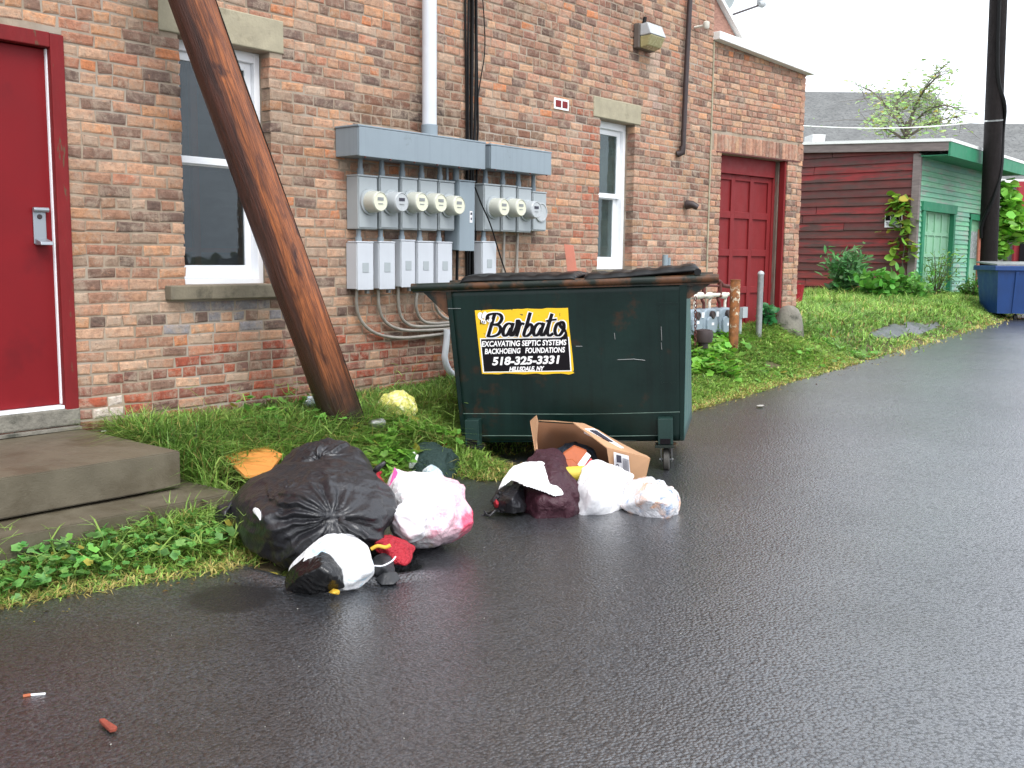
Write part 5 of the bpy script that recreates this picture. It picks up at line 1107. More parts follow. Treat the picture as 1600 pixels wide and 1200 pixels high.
m = MB(); m.slab([k3(805, 264, 6.17), k3(850, 268, 6.20), k3(965, 345, 6.13), k3(930, 338, 6.11)], .034, (-.2, -.2, 1))
for i in range(7): m.slab([k3(1036+i*6, 425+i*2, 6.012), k3(1039+i*6, 425+i*2, 6.012), k3(1043+i*6, 540, 6.022), k3(1040+i*6, 540, 6.022)], .002)
m.slab([k3(990, 402, 6.012), k3(1024, 410, 6.008), k3(1028, 460, 6.012), k3(994, 455, 6.014)], .002)
m.build('label_print', M['ink'], bx)
def box_text(s, P0, ex, ey, m_, par, name='label_digits'):
    X, Y, F = text_geo(s, .03); mb = MB(); P0, ex, ey = map(np.array, (P0, ex, ey)); mb.add([P0+ex*a+ey*b for a, b in zip(X, Y)], F); return mb.build(name, m_, par)
P0 = k3(1008, 466, 6.008); box_text('079', P0, k3(1012, 548, 6.016)-P0, k3(984, 466, 6.01)-P0, M['ink'], bx)
m = film('navy_cloth', px3([(862, 705, 6.2), (880, 694, 6.3), (905, 692, 6.3), (925, 700, 6.25), (935, 722, 6.2), (905, 735, 6.15), (880, 725, 6.12), (900, 705, 6.1), (900, 715, 6.4)]), M['navy'], 61, .012, 10, .012, 20, 10, 5); props(m, 'dark blue and black cloth stuffed in the cardboard box', 'cloth')
m = MB(); m.slab([k3(620, 400, 6.02), k3(700, 345, 6.1), k3(790, 380, 6.1), k3(730, 480, 6.0), k3(660, 500, 5.97)], .04, (.7, .6, .1)); m.slab([k3(620, 440, 5.96), k3(690, 440, 6.0), k3(755, 500, 5.96), k3(670, 530, 5.93)], .03, (.7, .6, .1)); props(m.build('orange_carton', M['carton'], None, bevel=.006), 'crushed orange-brown carton at the mouth of the cardboard box', 'carton')
m = MB(); m.slab([k3(722, 470, 5.93), k3(785, 385, 5.96), k3(815, 410, 5.95), k3(755, 500, 5.92)], .004, (.7, .6, .1)); pc = props(m.build('card', M['label'], None), 'white card with a red corner on the orange carton', 'card')
m = MB(); m.slab([k3(770, 478, 5.90), k3(815, 425, 5.93), k3(832, 450, 5.92), k3(790, 490, 5.9)], .004, (.7, .6, .1)); m.build('red_corner', M['inkred'], pc)
m = MB(); m.lathe(k3(720, 535, 5.88), np.array([.5, -.8, .1]), [(-.07, .001), (-.07, .045), (.07, .045), (.07, .001)], 20); tn = props(m.build('yellow_tin', M['tin'], None, smooth=True), 'yellow tin under the orange carton', 'tin')
# litter by the verge
m = MB(); m.slab([dep(350, 716, 5.75), dep(416, 702, 5.95), dep(441, 714, 5.8), dep(420, 744, 5.4), dep(382, 748, 5.35)], .018, (0, 0, 1)); props(m.build('orange_board', M['orange'], None, bevel=.002), 'bright orange-tan board lying in the grass behind the black bags', 'board')
m = MB(); m.slab([dep(338, 703, 5.95), dep(345, 718, 5.78), dep(416, 708, 5.92), dep(410, 701, 6.08), dep(372, 702, 6.02)], .015, (0, 0, 1)); props(m.build('black_board', M['signblk'], None), 'thin black board under the edge of the orange board', 'board')
def gdep(x, y, lift=0.0):
    lo, hi = 3.0, 30.0
    for t_ in np.arange(3, 30, .02):
        p = dep(x, y, t_)
        if p[2] <= gz(p[0], p[1])+lift: return t_
    return 30
def flat_heap(name, out, m_, seed, hgt=.05, lab='', cat='', lift=.02, soft=14, group=None, amp=.012, fold=.008, ff=20):
    t0 = gdep(sum(p[0] for p in out)/len(out), max(p[1] for p in out)); t1 = gdep(sum(p[0] for p in out)/len(out), min(p[1] for p in out))
    P = []
    for a, b in out:
        p = dep(a, b, gdep(a, b, lift)); P.append(p); P.append(p+np.array([0, 0, -.03]))
    c = np.mean(P, 0); P += [c+(p-c)*.6+np.array([0, 0, hgt]) for p in P[::2]]
    o = film(name, P, m_, seed, amp, 12, fold, ff, soft, 5); return props(o, lab, cat, group)
flat_heap('green_clothes', [(630, 722), (645, 705), (680, 701), (700, 712), (720, 725), (716, 738), (695, 748), (665, 748), (642, 741)], M['greencloth'], 71, .09, 'dark green clothing lying crumpled at the asphalt edge', 'clothes', fold=.016, ff=14)
flat_heap('white_rag', [(638, 714), (652, 704), (662, 712), (652, 722), (640, 724)], M['whitecloth'], 72, .03, 'small white rag on the left of the dark green clothing', 'rag', .09)
flat_heap('white_rag', [(660, 735), (672, 726), (690, 738), (696, 748), (672, 750)], M['lightblue'], 73, .03, 'white rag under the lower edge of the dark green clothing', 'rag', .09)
flat_heap('white_shirt', [(636, 686), (655, 680), (676, 684), (690, 698), (672, 699), (650, 694)], M['whitecloth'], 74, .03, 'dirty white shirt in the grass above the green clothing', 'clothes', .03)
flat_heap('red_shirt', [(664, 680), (684, 678), (702, 690), (712, 700), (690, 700), (676, 690)], M['redcloth'], 75, .03, 'dark red shirt beside the dirty white shirt', 'clothes', .03)
film('x', px3([(588, 632, 7.2), (600, 615, 7.2), (625, 610, 7.2), (643, 618, 7.2), (653, 640, 7.15), (640, 660, 7.1), (606, 658, 7.1), (620, 630, 7.0), (620, 635, 7.45)]), M['bagyellow'], 76, .012, 11, .012, 20, 12, 6)
o = bpy.data.objects['x']; o.name = 'yellow_bag'; props(o, 'pale yellow plastic bag in the grass right of the leaning pole', 'plastic bag')
o = film('blue_white_bag', px3([(473, 628, 7.0), (482, 620, 7.0), (495, 619, 7.0), (501, 630, 7.0), (496, 642, 7.0), (476, 642, 7.0), (487, 630, 6.9), (487, 632, 7.1)]), M['lightblue'], 77, .008, 18, .008, 30, 10, 5); props(o, 'pale blue and white scrap left of the leaning pole foot', 'plastic scrap')
t = thing('drink_can', 'silver can lying in weeds right of the leaning pole foot', 'can', dep(588, 664, 6.75))
p = dep(588, 662, 6.72); m = MB(); m.lathe(p, (1, -.3, .1), [(-.05, .02), (-.045, .027), (-.04, .031), (.045, .031), (.05, .026)], 18); m.build('can_body', M['steel'], t, smooth=True)
m = MB(); m.lathe(p+np.array([.05, -.015, .005]), (1, -.3, .1), [(0, .024), (.003, .025)], 18); m.build('can_end', M['mgrey'], t)
# small items on the road
p = onZ(168, 1136, .012); m = MB(); d_ = np.array(onZ(180, 1148, .012))-np.array(onZ(150, 1124, .012)); d_ /= np.linalg.norm(d_); n_ = np.array([-d_[1], d_[0], 0])
pts = [p-d_*.045-n_*.007, p-d_*.04+n_*.008, p+d_*.0+n_*.010, p+d_*.04+n_*.013, p+d_*.05+n_*.004, p+d_*.045-n_*.012, p-d_*.01-n_*.010]
m.slab([q+np.array([0, 0, .001]) for q in pts], .012, (0, 0, 1)); props(m.build('rusty_strip', M['rustiron'], None, bevel=.003), 'small red-brown rusty strip lying on the near asphalt', 'metal strip')
t = thing('cigarette_lighter', 'crushed lighter with an orange end on the asphalt at lower left', 'lighter', onZ(52, 1087, 0))
a_, b_ = onZ(36, 1088, .008), onZ(48, 1086, .008); m = MB(); m.tube([a_, b_], .006, 8); m.build('orange_end', M['carton'], t)
a_, b_ = onZ(48, 1086, .008), onZ(71, 1084, .008); m = MB(); m.tube([a_, b_], .004, 8); m.build('metal_clip', M['label'], t)
lit = MB()
for _ in range(30):
    x_ = RNG.uniform(20, 1250); y_ = RNG.uniform(815, 1180) if RNG.random() < .75 else RNG.uniform(640, 860)
    p = onZ(x_, y_, 0); 
    if p[1] > edge_y(p[0])-.3 or p[0] > 9: continue
    z_ = road_fn(np.array([[p[0]]]), np.array([[p[1]]]))[0, 0]; r_ = RNG.uniform(.001, .003)
    lit.add([(p[0]+r_*math.cos(q+_)*RNG.uniform(.6, 1.3), p[1]+r_*math.sin(q+_), z_+.004) for q in (0, 1.3, 2.5, 3.8, 5.0)]+[(p[0], p[1], z_-.001)], [(0, 1, 2, 3, 4), (0, 5, 1), (1, 5, 2), (2, 5, 3), (3, 5, 4), (4, 5, 0)])
o = lit.build('road_grit', M['litter'], None); o['kind'] = 'stuff'; props(o, 'white grit and paper crumbs scattered on the asphalt', 'grit')
for i, (x_, y_, r_, lb) in enumerate(((240, 936, .012, 'round white crumb on the asphalt left of the tar patch'), (162, 674, .012, 'small white crumb on the concrete step'), (1188, 634, .035, 'flattened pale paper on the road right of the dumpster'))):
    p = onZ(x_, y_, .402 if i == 1 else road_h(onZ(x_, y_, .1)[0])+.006); m = MB(); m.slab([p+np.array([r_*math.cos(q)*1.3, r_*math.sin(q)*RNG.uniform(.6, 1), .0]) for q in np.linspace(0, 2*math.pi, 9)[:-1]], .004, (0, 0, 1)); props(m.build('paper_scrap', M['litter'], None), lb, 'litter')

# ------------------------------------------------------------------ wooden shed
SX, SY, SX1, SY1 = 20.75, 6.9, 26.1, 13.0
shed = thing('wooden_shed', 'old wooden shed with red clapboard side and peeling green front', 'shed', (SX, SY, .5))
BT = 3.50
core = MB(); core.box(SX+.03, SX1, SY+.22, SY1, .3, BT); core.build('shed_core', M['fascia'], shed)
def clap_side(m, cols):
    z = .55; k = 0
    while z < 3.66:
        y = SY
        while y < SY1:
            l = RNG.uniform(1.2, 3.5); e_ = min(y+l, SY1); t_ = RNG.uniform(-.006, .006); dz = RNG.uniform(-.008, .008)
            n = len(m.v); m.pts8([(SX-.035, y+.006, z+dz), (SX-.012, y+.006, z+.172+dz), (SX-.012, e_-.006, z+.172+t_), (SX-.035, e_-.006, z+t_), (SX-.008, y+.006, z+dz), (SX+.02, y+.006, z+.172+dz), (SX+.02, e_-.006, z+.172+t_), (SX-.008, e_-.006, z+t_)])
            g_ = RNG.choice([(1, 1, 1), (1.15, .9, .9), (.72, .85, .85), (.6, .78, .8), (.85, .9, .9), (1.3, .75, .78)]); g_ = tuple(q*RNG.uniform(.85, 1.1) for q in g_); cols += [g_]*8; y = e_
        z += .165
m = MB(); cols = []; clap_side(m, cols); m.build('red_side', M['shedred'], shed, colors=np.array(cols))
door_px = (wx(1440, 322, SY), wx(1488, 330, SY)); DXa, DXb = 21.05, 23.0; DZt = 2.50
win_a, win_b = wx(1514, 335, SY), wx(1527, 335, SY)+.3
def clap_front(m, cols):
    z = .5
    while z < 3.42:
        for a, b in sub((SX, SX1), [(DXa, DXb)]*(z < DZt)+[(win_a, win_b)]*(z < 2.45)):
            n = len(m.v); m.pts8([(a+.0, SY-.03, z), (b, SY-.03, z), (b, SY-.008, z+.105), (a, SY-.008, z+.105), (a, SY, z), (b, SY, z), (b, SY+.02, z+.105), (a, SY+.02, z+.105)])
            g_ = RNG.choice([(1, 1, 1), (.85, .95, .9), (1.1, 1.05, 1.08), (.9, 1, .95)]); fade = 1.0+.12*(z < 1.6); cols += [tuple(q*fade*RNG.uniform(.9, 1.08) for q in g_)]*8
        z += .10
m = MB(); cols = []; clap_front(m, cols); m.build('green_front', M['shedgreen'], shed, colors=np.array(cols))
m = MB(); m.box(DXa-1, SX1, SY+.021, SY+.03, DZt+.1, 3.4) if False else None; m.box(SX-.045, SX+.06, SY-.045, SY-.031, .5, 3.45); m.box(SX-.05, SX-.036, SY-.044, SY+.1, .5, 3.5); m.build('corner_board', M['fascia'], shed)
rf = MB(); ya = SY-.62; m = rf
zf0, zf1, zb0 = 3.72, 3.70, 3.95
m.pts8([(SX-.12, ya, zf0-.03), (SX1+.35, ya, zf1-.03), (SX1+.35, SY1, zb0), (SX-.12, SY1, zb0), (SX-.12, ya, zf0+.03), (SX1+.35, ya, zf1+.03), (SX1+.35, SY1, zb0+.06), (SX-.12, SY1, zb0+.06)])
ro = rf.build('roof', M['trimw'], shed); ORG[ro.name] = ORG[shed.name]
m = MB(); m.box(SX-.10, SX1+.33, ya+.01, ya+.05, 3.42, 3.685); m.build('front_fascia', M['dkgreen'], ro)
m = MB(); m.pts8([(SX-.10, ya+.05, 3.52), (SX-.06, ya+.05, 3.52), (SX-.06, SY1, 3.80), (SX-.10, SY1, 3.80), (SX-.10, ya+.05, 3.685), (SX-.06, ya+.05, 3.685), (SX-.06, SY1, 3.945), (SX-.10, SY1, 3.945)]); m.build('side_fascia', M['fascia'], ro)
m = MB(); m.box(SX-.05, SX1+.3, ya+.052, SY, 3.44, 3.46); m.build('soffit', M['dkgreen'], ro)
gdr = MB(); gdr.box(DXa+.1, DXb-.02, SY+.06, SY+.1, .5, DZt-.08); gd_ = gdr.build('shed_door', M['ltgreen'], shed); ORG[gd_.name] = ORG[shed.name]
m = MB()
for i in range(5): xx = DXa+.12+i*(DXb-DXa-.16)/4; m.box(xx-.03, xx+.03, SY+.035, SY+.06, .5, DZt-.08)
for k in range(5): zz = .66+k*.44; m.box(DXa+.1, DXb-.02, SY+.038, SY+.06, zz-.035, zz+.035)
m.build('door_rails', M['ltgreen'], gd_)
m = MB(); m.box(DXa-.05, DXa+.1, SY-.06, SY+.08, .5, DZt); m.box(DXb-.02, DXb+.10, SY-.06, SY+.2, .5, DZt); m.box(DXa-.1, DXb+.14, SY-.07, SY+.08, DZt-.08, DZt+.10); m.build('door_frame', M['dkgreen'], shed)
m = MB(); m.box(win_a+.08, win_b-.05, SY+.02, SY+.05, .5, 2.35); sd_ = m.build('side_door', M['ltgreen'], shed); ORG[sd_.name] = ORG[shed.name]
m = MB(); m.box(win_a-.02, win_a+.08, SY-.05, SY+.06, .5, 2.40); m.box(win_a-.02, win_b+.03, SY-.055, SY+.06, 2.35, 2.48); m.build('door_trim', M['dkgreen'], shed)
m = MB(); m.box(win_a+.09, win_b-.06, SY+.008, SY+.02, 1.5, 2.1); m.build('side_door_pane', M['mgrey'], sd_)
# notice
c = onX(1396, 345, SX-.05)
t = thing('notice_sign', 'small black and white no trespassing sign on the red shed side', 'sign', (SX-.05, c[1], c[2]-.15))
m = MB(); m.box(SX-.058, SX-.046, c[1]-.17, c[1]+.17, c[2]-.13, c[2]+.13); m.build('sign_board', M['label'], t)
m = MB(); m.box(SX-.0605, SX-.0585, c[1]-.155, c[1]+.155, c[2]+.005, c[2]+.115); m.build('sign_black_band', M['signblk'], t)
def sidetext(s, yl, yr, z0, z1, mm, par, xx):
    X, Y, F = text_geo(s, .02); mb = MB(); mb.add([(xx, yl+(yr-yl)*a, z0+(z1-z0)*b) for a, b in zip(X, Y)], F); return mb.build('sign_text', mm, par)
sidetext('NO', c[1]+.06, c[1]-.06, c[2]+.025, c[2]+.10, M['label'], t, SX-.063); sidetext('TRESPASSING', c[1]+.15, c[1]-.15, c[2]-.09, c[2]-.02, M['ink'], t, SX-.0605)
# red plastic bucket between annex and shed
p = onX(1247, 455, 15.2); m = MB(); m.lathe((p[0], p[1]+.05, p[2]-.22), (0, 0, 1), [(0, .10), (.3, .14), (.32, .15), (.3, .13)], 20); bk = props(m.build('red_bucket', M['redcloth'], None, smooth=True), 'bright red plastic tub just past the annex corner', 'tub')
# ------------------------------------------------------------------ street pole and blue dumpster
PB = np.array(onY(1541, 470, 6.1)); PT = np.array(onY(1560, 0, 6.0))
t = thing('utility_pole', 'dark tall utility pole standing in front of the green shed', 'utility pole', (PB[0], PB[1], .4))
d_ = PT-PB; m = MB(); m.tube([PB-d_*.05, PB, PB+d_*.5, PT, PB+d_*1.6], [.20, .19, .175, .165, .15], 20); m.build('shaft', M['bpole'], t, smooth=True)
m = MB()
def onpole(f, r=.17): return PB+d_*f
c = onpole(.617); m.lathe(c-np.array([0, 0, .02]), d_, [(0, .178), (.03, .178)], 20); m.build('band', M['steel'], t)
m = MB(); cr_ = np.array([math.cos(YAW), -math.sin(YAW), 0]); cf_ = -np.array([math.sin(YAW), math.cos(YAW), 0])
m.tube(catmull([onpole(1.3)+cf_*.17-cr_*.05, onpole(.9)+cf_*.18-cr_*.06, onpole(.75)+cf_*.18-cr_*.02, onpole(.66)+cf_*.14+cr_*.15, onpole(.58)+cr_*.2, onpole(.45)+cf_*.12+cr_*.14, onpole(.36)+cf_*.2-cr_*.02, onpole(.27)+cf_*.12-cr_*.2, onpole(.22)+cf_*.1-cr_*.2], 5), .035, 8); m.build('cable', M['black'], t, smooth=True)
m = MB(); a_ = onpole(.25)-cr_*.22+cf_*.05; b_ = onpole(0.0)-cr_*.24+cf_*.05; m.tube([a_, b_], .035, 8); m.build('cable_guard', M['plank'], t, smooth=True)
m = MB(); s_, e_ = onpole(.617), np.array(onX(1240, 196, 18.0)); m.tube([s_+(e_-s_)*k/12+np.array([0, 0, -.10*math.sin(math.pi*k/12)]) for k in range(13)], .012, 6); props(m.build('overhead_wire', M['trimw'], None, smooth=True), 'pale overhead wire running from the utility pole to the annex', 'wire')
# blue dumpster
bp = np.array(onZ(1544, 481, .47)); bx0 = np.array([math.cos(YAW), -math.sin(YAW), 0])
BUm = Matrix((Vector((.52, -.854, 0)), Vector((.854, .52, 0)), Vector((0, 0, 1)))).transposed()
tq = 18.6; bo = np.array(dep(1561, 480, tq)); bo[2] = gz(bo[0], bo[1])
k_ = tq/1600.
t = thing('blue_dumpster', 'blue steel dumpster at the right edge of the picture beyond the utility pole', 'dumpster', bo, mat3=BUm)
hT = (480-402)*k_; b0 = .05
m = MB(); m.pts8([(-.0, .1, b0+.04), (1.9, .1, b0+.04), (1.9, 1.1, b0+.04), (-.0, 1.1, b0+.04), (-.06, 0, hT), (1.96, 0, hT), (1.96, 1.3, hT), (-.06, 1.3, hT)]); m.build('body', M['blue'], t, local=True)
m = MB(); m.box(-.12, 2.0, -.04, .02, hT-.04, hT+.05); m.box(-.12, -.06, .02, 1.3, hT-.04, hT+.05); m.build('rim', M['blue'], t, local=True, bevel=.01)
m = MB(); m.pts8([(-.08, .0, hT+.055), (.95, .0, hT+.055), (.95, 1.3, hT+.10), (-.08, 1.3, hT+.10), (-.08, .0, hT+.08), (.95, .0, hT+.08), (.95, 1.3, hT+.13), (-.08, 1.3, hT+.13)]); m.build('lid', M['steel'], t, local=True)
m = MB(); m.pts8([(.97, .0, hT+.055), (2.0, .0, hT+.055), (2.0, 1.3, hT+.10), (.97, 1.3, hT+.10), (.97, .0, hT+.08), (2., .0, hT+.08), (2., 1.3, hT+.13), (.97, 1.3, hT+.13)]); m.build('lid', M['steel'], t, local=True)
for u in (.35, 1.6):
    m = MB(); m.lathe((u, .3, .02), (1, 0, 0), [(0, .05), (.05, .06), (.06, .05)], 16); m.build('wheel', M['tyre'], t, local=True)
m = MB()
for u in (.25, .7, 1.15, 1.6): m.pts8([(u, .08, b0+.05), (u+.05, .08, b0+.05), (u+.05, .11, b0+.05), (u, .11, b0+.05), (u, -.02, hT-.05), (u+.05, -.02, hT-.05), (u+.05, .02, hT-.05), (u, .02, hT-.05)])
m.build('side_ribs', M['blue'], t, local=True)

# ------------------------------------------------------------------ far houses
def roof_house(name, label, l, r, t0, yr, ye, wallm, ridge_r=None):
    """ridge from px l..r at y yr, eave at ye; a gabled house facing the alley at depth t0"""
    a, b = dep(l, yr, t0+3), dep(ridge_r or r, yr, t0+3); c, d = dep(l-10, ye, t0), dep(r, ye, t0)
    b[2] = a[2]; d[2] = c[2]
    bk = (a-c)*np.array([1, 1, 0]); e = a+bk; f = b+bk; e[2] = c[2]; f[2] = d[2]
    h_ = thing(name, label, 'house', (float((c[0]+d[0])/2), float((c[1]+d[1])/2), .3))
    m = MB(); m.slab([c, d, b, a], .12, (0, 0, 1)); m.slab([a, b, f, e], .12, (0, 0, 1)); m.build('roof', M['shingle'], h_)
    z = np.array([0, 0, 1.0]); m = MB(); i_ = lambda p: p*np.array([1, 1, 0])+z*.2
    m.add([i_(c), i_(d), d-z*.05, c-z*.05], [(0, 1, 2, 3)]); m.add([i_(d), i_(f), f-z*.05, b-z*.05, d-z*.05], [(0, 1, 2, 3, 4)]); m.add([i_(c), i_(e), e-z*.05, a-z*.05, c-z*.05], [(4, 3, 2, 1, 0)]); m.add([i_(e), i_(f), f-z*.05, e-z*.05], [(3, 2, 1, 0)])
    m.build('wall', wallm, h_)
    m = MB(); m.slab([c-z*.12, d-z*.12, d+z*.1, c+z*.1], .08); m.build('eave_board', M['trimw'], h_)
    return h_, c, d, a, b
hA, c1, d1, a1_, b1_ = roof_house('far_house', 'far house with a wide grey shingle roof behind the red side of the shed', 1200, 1480, 42, 147, 225, M['redhouse'], 1462)
p = dep(1340, 212, 39.5); m = MB(); m.pts8([p+np.array(q) for q in [(-1.4, 1.2, -.3), (1.0, -1.5, -.3), (1.6, -.9, -.3), (-.8, 1.8, -.3), (-1.4, 1.2, .0), (1.0, -1.5, .0), (1.6, -.9, .0), (-.8, 1.8, .0)]]); m.build('porch_roof', M['trimw'], hA)
hB, c2, d2, a2_, b2_ = roof_house('far_house', 'far low house with a long grey roof and red wall behind the utility pole', 1292, 1760, 33, 196, 282, M['greyhouse'], 1760)
m = MB(); p0_, p1_ = dep(1589, 284, 32.6), dep(1660, 284, 32.4); z = np.array([0, 0, 1.])
m.slab([p0_*np.array([1, 1, 0])+z*.3, p1_*np.array([1, 1, 0])+z*.3, p1_, p0_], .2); m.build('red_wall', M['redhouse'], hB)
m = MB(); q0, q1 = dep(1597, 325, 32.45), dep(1650, 325, 32.2); m.slab([q0*np.array([1, 1, 0])+z*.6, q1*np.array([1, 1, 0])+z*.6, q1, q0], .1); m.build('doorway', M['signblk'], hB)

# ------------------------------------------------------------------ vegetation
def leaf_cloud(name, centers, size, normals=None, cols=None, m_=None, up=.6, seed=0, lobes=5, aspect=1.0):
    """many small folded leaf blades, each a six-point leaf of two quads"""
    r = np.random.RandomState(seed); n = len(centers); C_ = np.asarray(centers)
    d = r.normal(size=(n, 3)); d[:, 2] = np.abs(d[:, 2])*up-.2; d /= np.linalg.norm(d, axis=1)[:, None]
    nn = r.normal(size=(n, 3))*.6+np.array([0, 0, 1.0]); s_ = np.cross(d, nn); s_ /= np.linalg.norm(s_, axis=1)[:, None]; u_ = np.cross(s_, d)
    sz = size*(.6+.8*r.rand(n)) if np.isscalar(size) else size*(.7+.6*r.rand(n)); sz = sz[:, None]
    P = [C_, C_+d*sz*.35+s_*sz*.36*aspect+u_*sz*.08, C_+d*sz*.75+s_*sz*.30*aspect+u_*sz*.03, C_+d*sz, C_+d*sz*.75-s_*sz*.30*aspect+u_*sz*.03, C_+d*sz*.35-s_*sz*.36*aspect+u_*sz*.08]
    V = np.stack(P, 1).reshape(-1, 3); b = (np.arange(n)*6)[:, None]; F = np.concatenate([b+np.array([[0, 1, 2, 3]]), b+np.array([[0, 3, 4, 5]])])
    return V, F, np.repeat(cols, 6, 0)
def lobed(centers, size, cols, seed, up=.25):
    """rounded leaves with five lobes and a notch at the stalk"""
    r = np.random.RandomState(seed); n = len(centers); C_ = np.asarray(centers); K = 15
    nn = r.normal(size=(n, 3))*.38+np.array([0, 0, 1.0]); nn /= np.linalg.norm(nn, axis=1)[:, None]; d = r.normal(size=(n, 3)); d -= nn*(d*nn).sum(1)[:, None]; d /= np.linalg.norm(d, axis=1)[:, None]; s_ = np.cross(nn, d)
    sz = (size*.5*(.55+.9*r.rand(n)))[:, None]; P = [C_]
    for q in range(K):
        a = 2*math.pi*q/K; rad = (1.0+.16*math.cos(5*a))*(1 if 0 < q < K else .35); P.append(C_+sz*rad*(d*-math.cos(a)+s_*math.sin(a))+nn*sz*.22*rad)
    V = np.stack(P, 1).reshape(-1, 3); b = (np.arange(n)*(K+1))[:, None]
    F = np.concatenate([b+np.array([[0, 1+q, 1+(q+1) % K]]) for q in range(K)])
    cc = np.repeat(cols, K+1, 0); cc[::K+1] *= .8
    return V, F, cc
def col_var(n, base, r, v=.25, yel=0.0):
    c = np.array(s2l(base))[None, :]*(1+v*r.normal(size=(n, 1)))*(1+.10*r.normal(size=(n, 3)))
    if yel: k = (r.rand(n) < yel)[:, None]; c = np.where(k, np.array(s2l((168, 158, 70)))[None, :]*(1+.2*r.normal(size=(n, 1))), c)
    return np.clip(c, .004, .8)
def plant(name, label, cat, V, F, C_, stems=None, part='foliage'):
    base = V[np.argmin(V[:, 2])]; org = (float(V[:, 0].mean()), float(V[:, 1].mean()), float(V[:, 2].min()))
    if stems:
        t = thing(name, label, cat, org); o = fast_mesh(part, V-np.array(org), F, C_, M['leaf']); o.parent = t
        m = MB()
        for pth, rr in stems: m.tube(pth, rr, 6)
        m.build('stems', M['bark'], t, smooth=True); return t
    o = fast_mesh(name, V-np.array(org), F, C_, M['leaf'], org); return props(o, label, cat)

def blocked(x, y):
    b = (x < 2.97) & (y > 4.60)
    b |= (x < 3.06) & (y > 4.36)
    b |= y > np.where(x < XE, W-.01, W-.01-(x-XE)*.142) * np.where(x > XE+1.85, 99, 1)
    b |= (x > SX-.05) & (y > SY-.05)
    u = (x-DO[0])*DU.x+(y-DO[1])*DU.y; v = (x-DO[0])*DV.x+(y-DO[1])*DV.y
    return b
def shade_zone(x, y):
    u = (x-DO[0])*DU.x+(y-DO[1])*DU.y; v = (x-DO[0])*DV.x+(y-DO[1])*DV.y
    return (u > -1.3) & (u < .1) & (v > .12) & (v < .9)
def in_patch(X, Y): return (((X-14.9)/1.5)**2+((Y-(4.98+.06*(X-14.9)))/.15)**2)*(1+.35*vnoise(np.stack([X*2, Y*2, 0*X], 1), 4)) < 1
px_ = np.arange(13, 17.6, .06); py_ = np.arange(4.7, 5.7, .04); GX, GY = np.meshgrid(px_, py_); GZ = bank_fn(GX, GY)+.012; ins = in_patch(GX.ravel(), GY.ravel()).reshape(GX.shape)
nx_ = len(px_); ii, jj = np.where(ins[:-1, :-1] & ins[1:, 1:]); k0 = ii*nx_+jj
pa = fast_mesh('asphalt_patch', np.stack([GX.ravel(), GY.ravel(), GZ.ravel()], 1), np.stack([k0, k0+1, k0+nx_+1, k0+nx_], 1), None, M['asphalt']); pa['kind'] = 'structure'
EXC = [(*dep(400, 724, 5.62)[:2], .24), (*dep(385, 742, 5.4)[:2], .12), (*dep(425, 728, 5.6)[:2], .16), (*dep(620, 640, 7.1)[:2], .22), (*dep(588, 664, 6.7)[:2], .10)]+[(*onZ(a, b, .15)[:2], .16) for a, b in ((645, 735), (670, 725), (700, 725), (690, 745), (655, 745))]+[(*onZ(a, b, .22)[:2], .12) for a, b in ((650, 690), (675, 690), (695, 692))]
def clear_of(X, Y):
    k = np.ones(len(X), bool)
    for a, b, r_ in EXC: k &= (X-a)**2+(Y-b)**2 > r_*r_
    return k
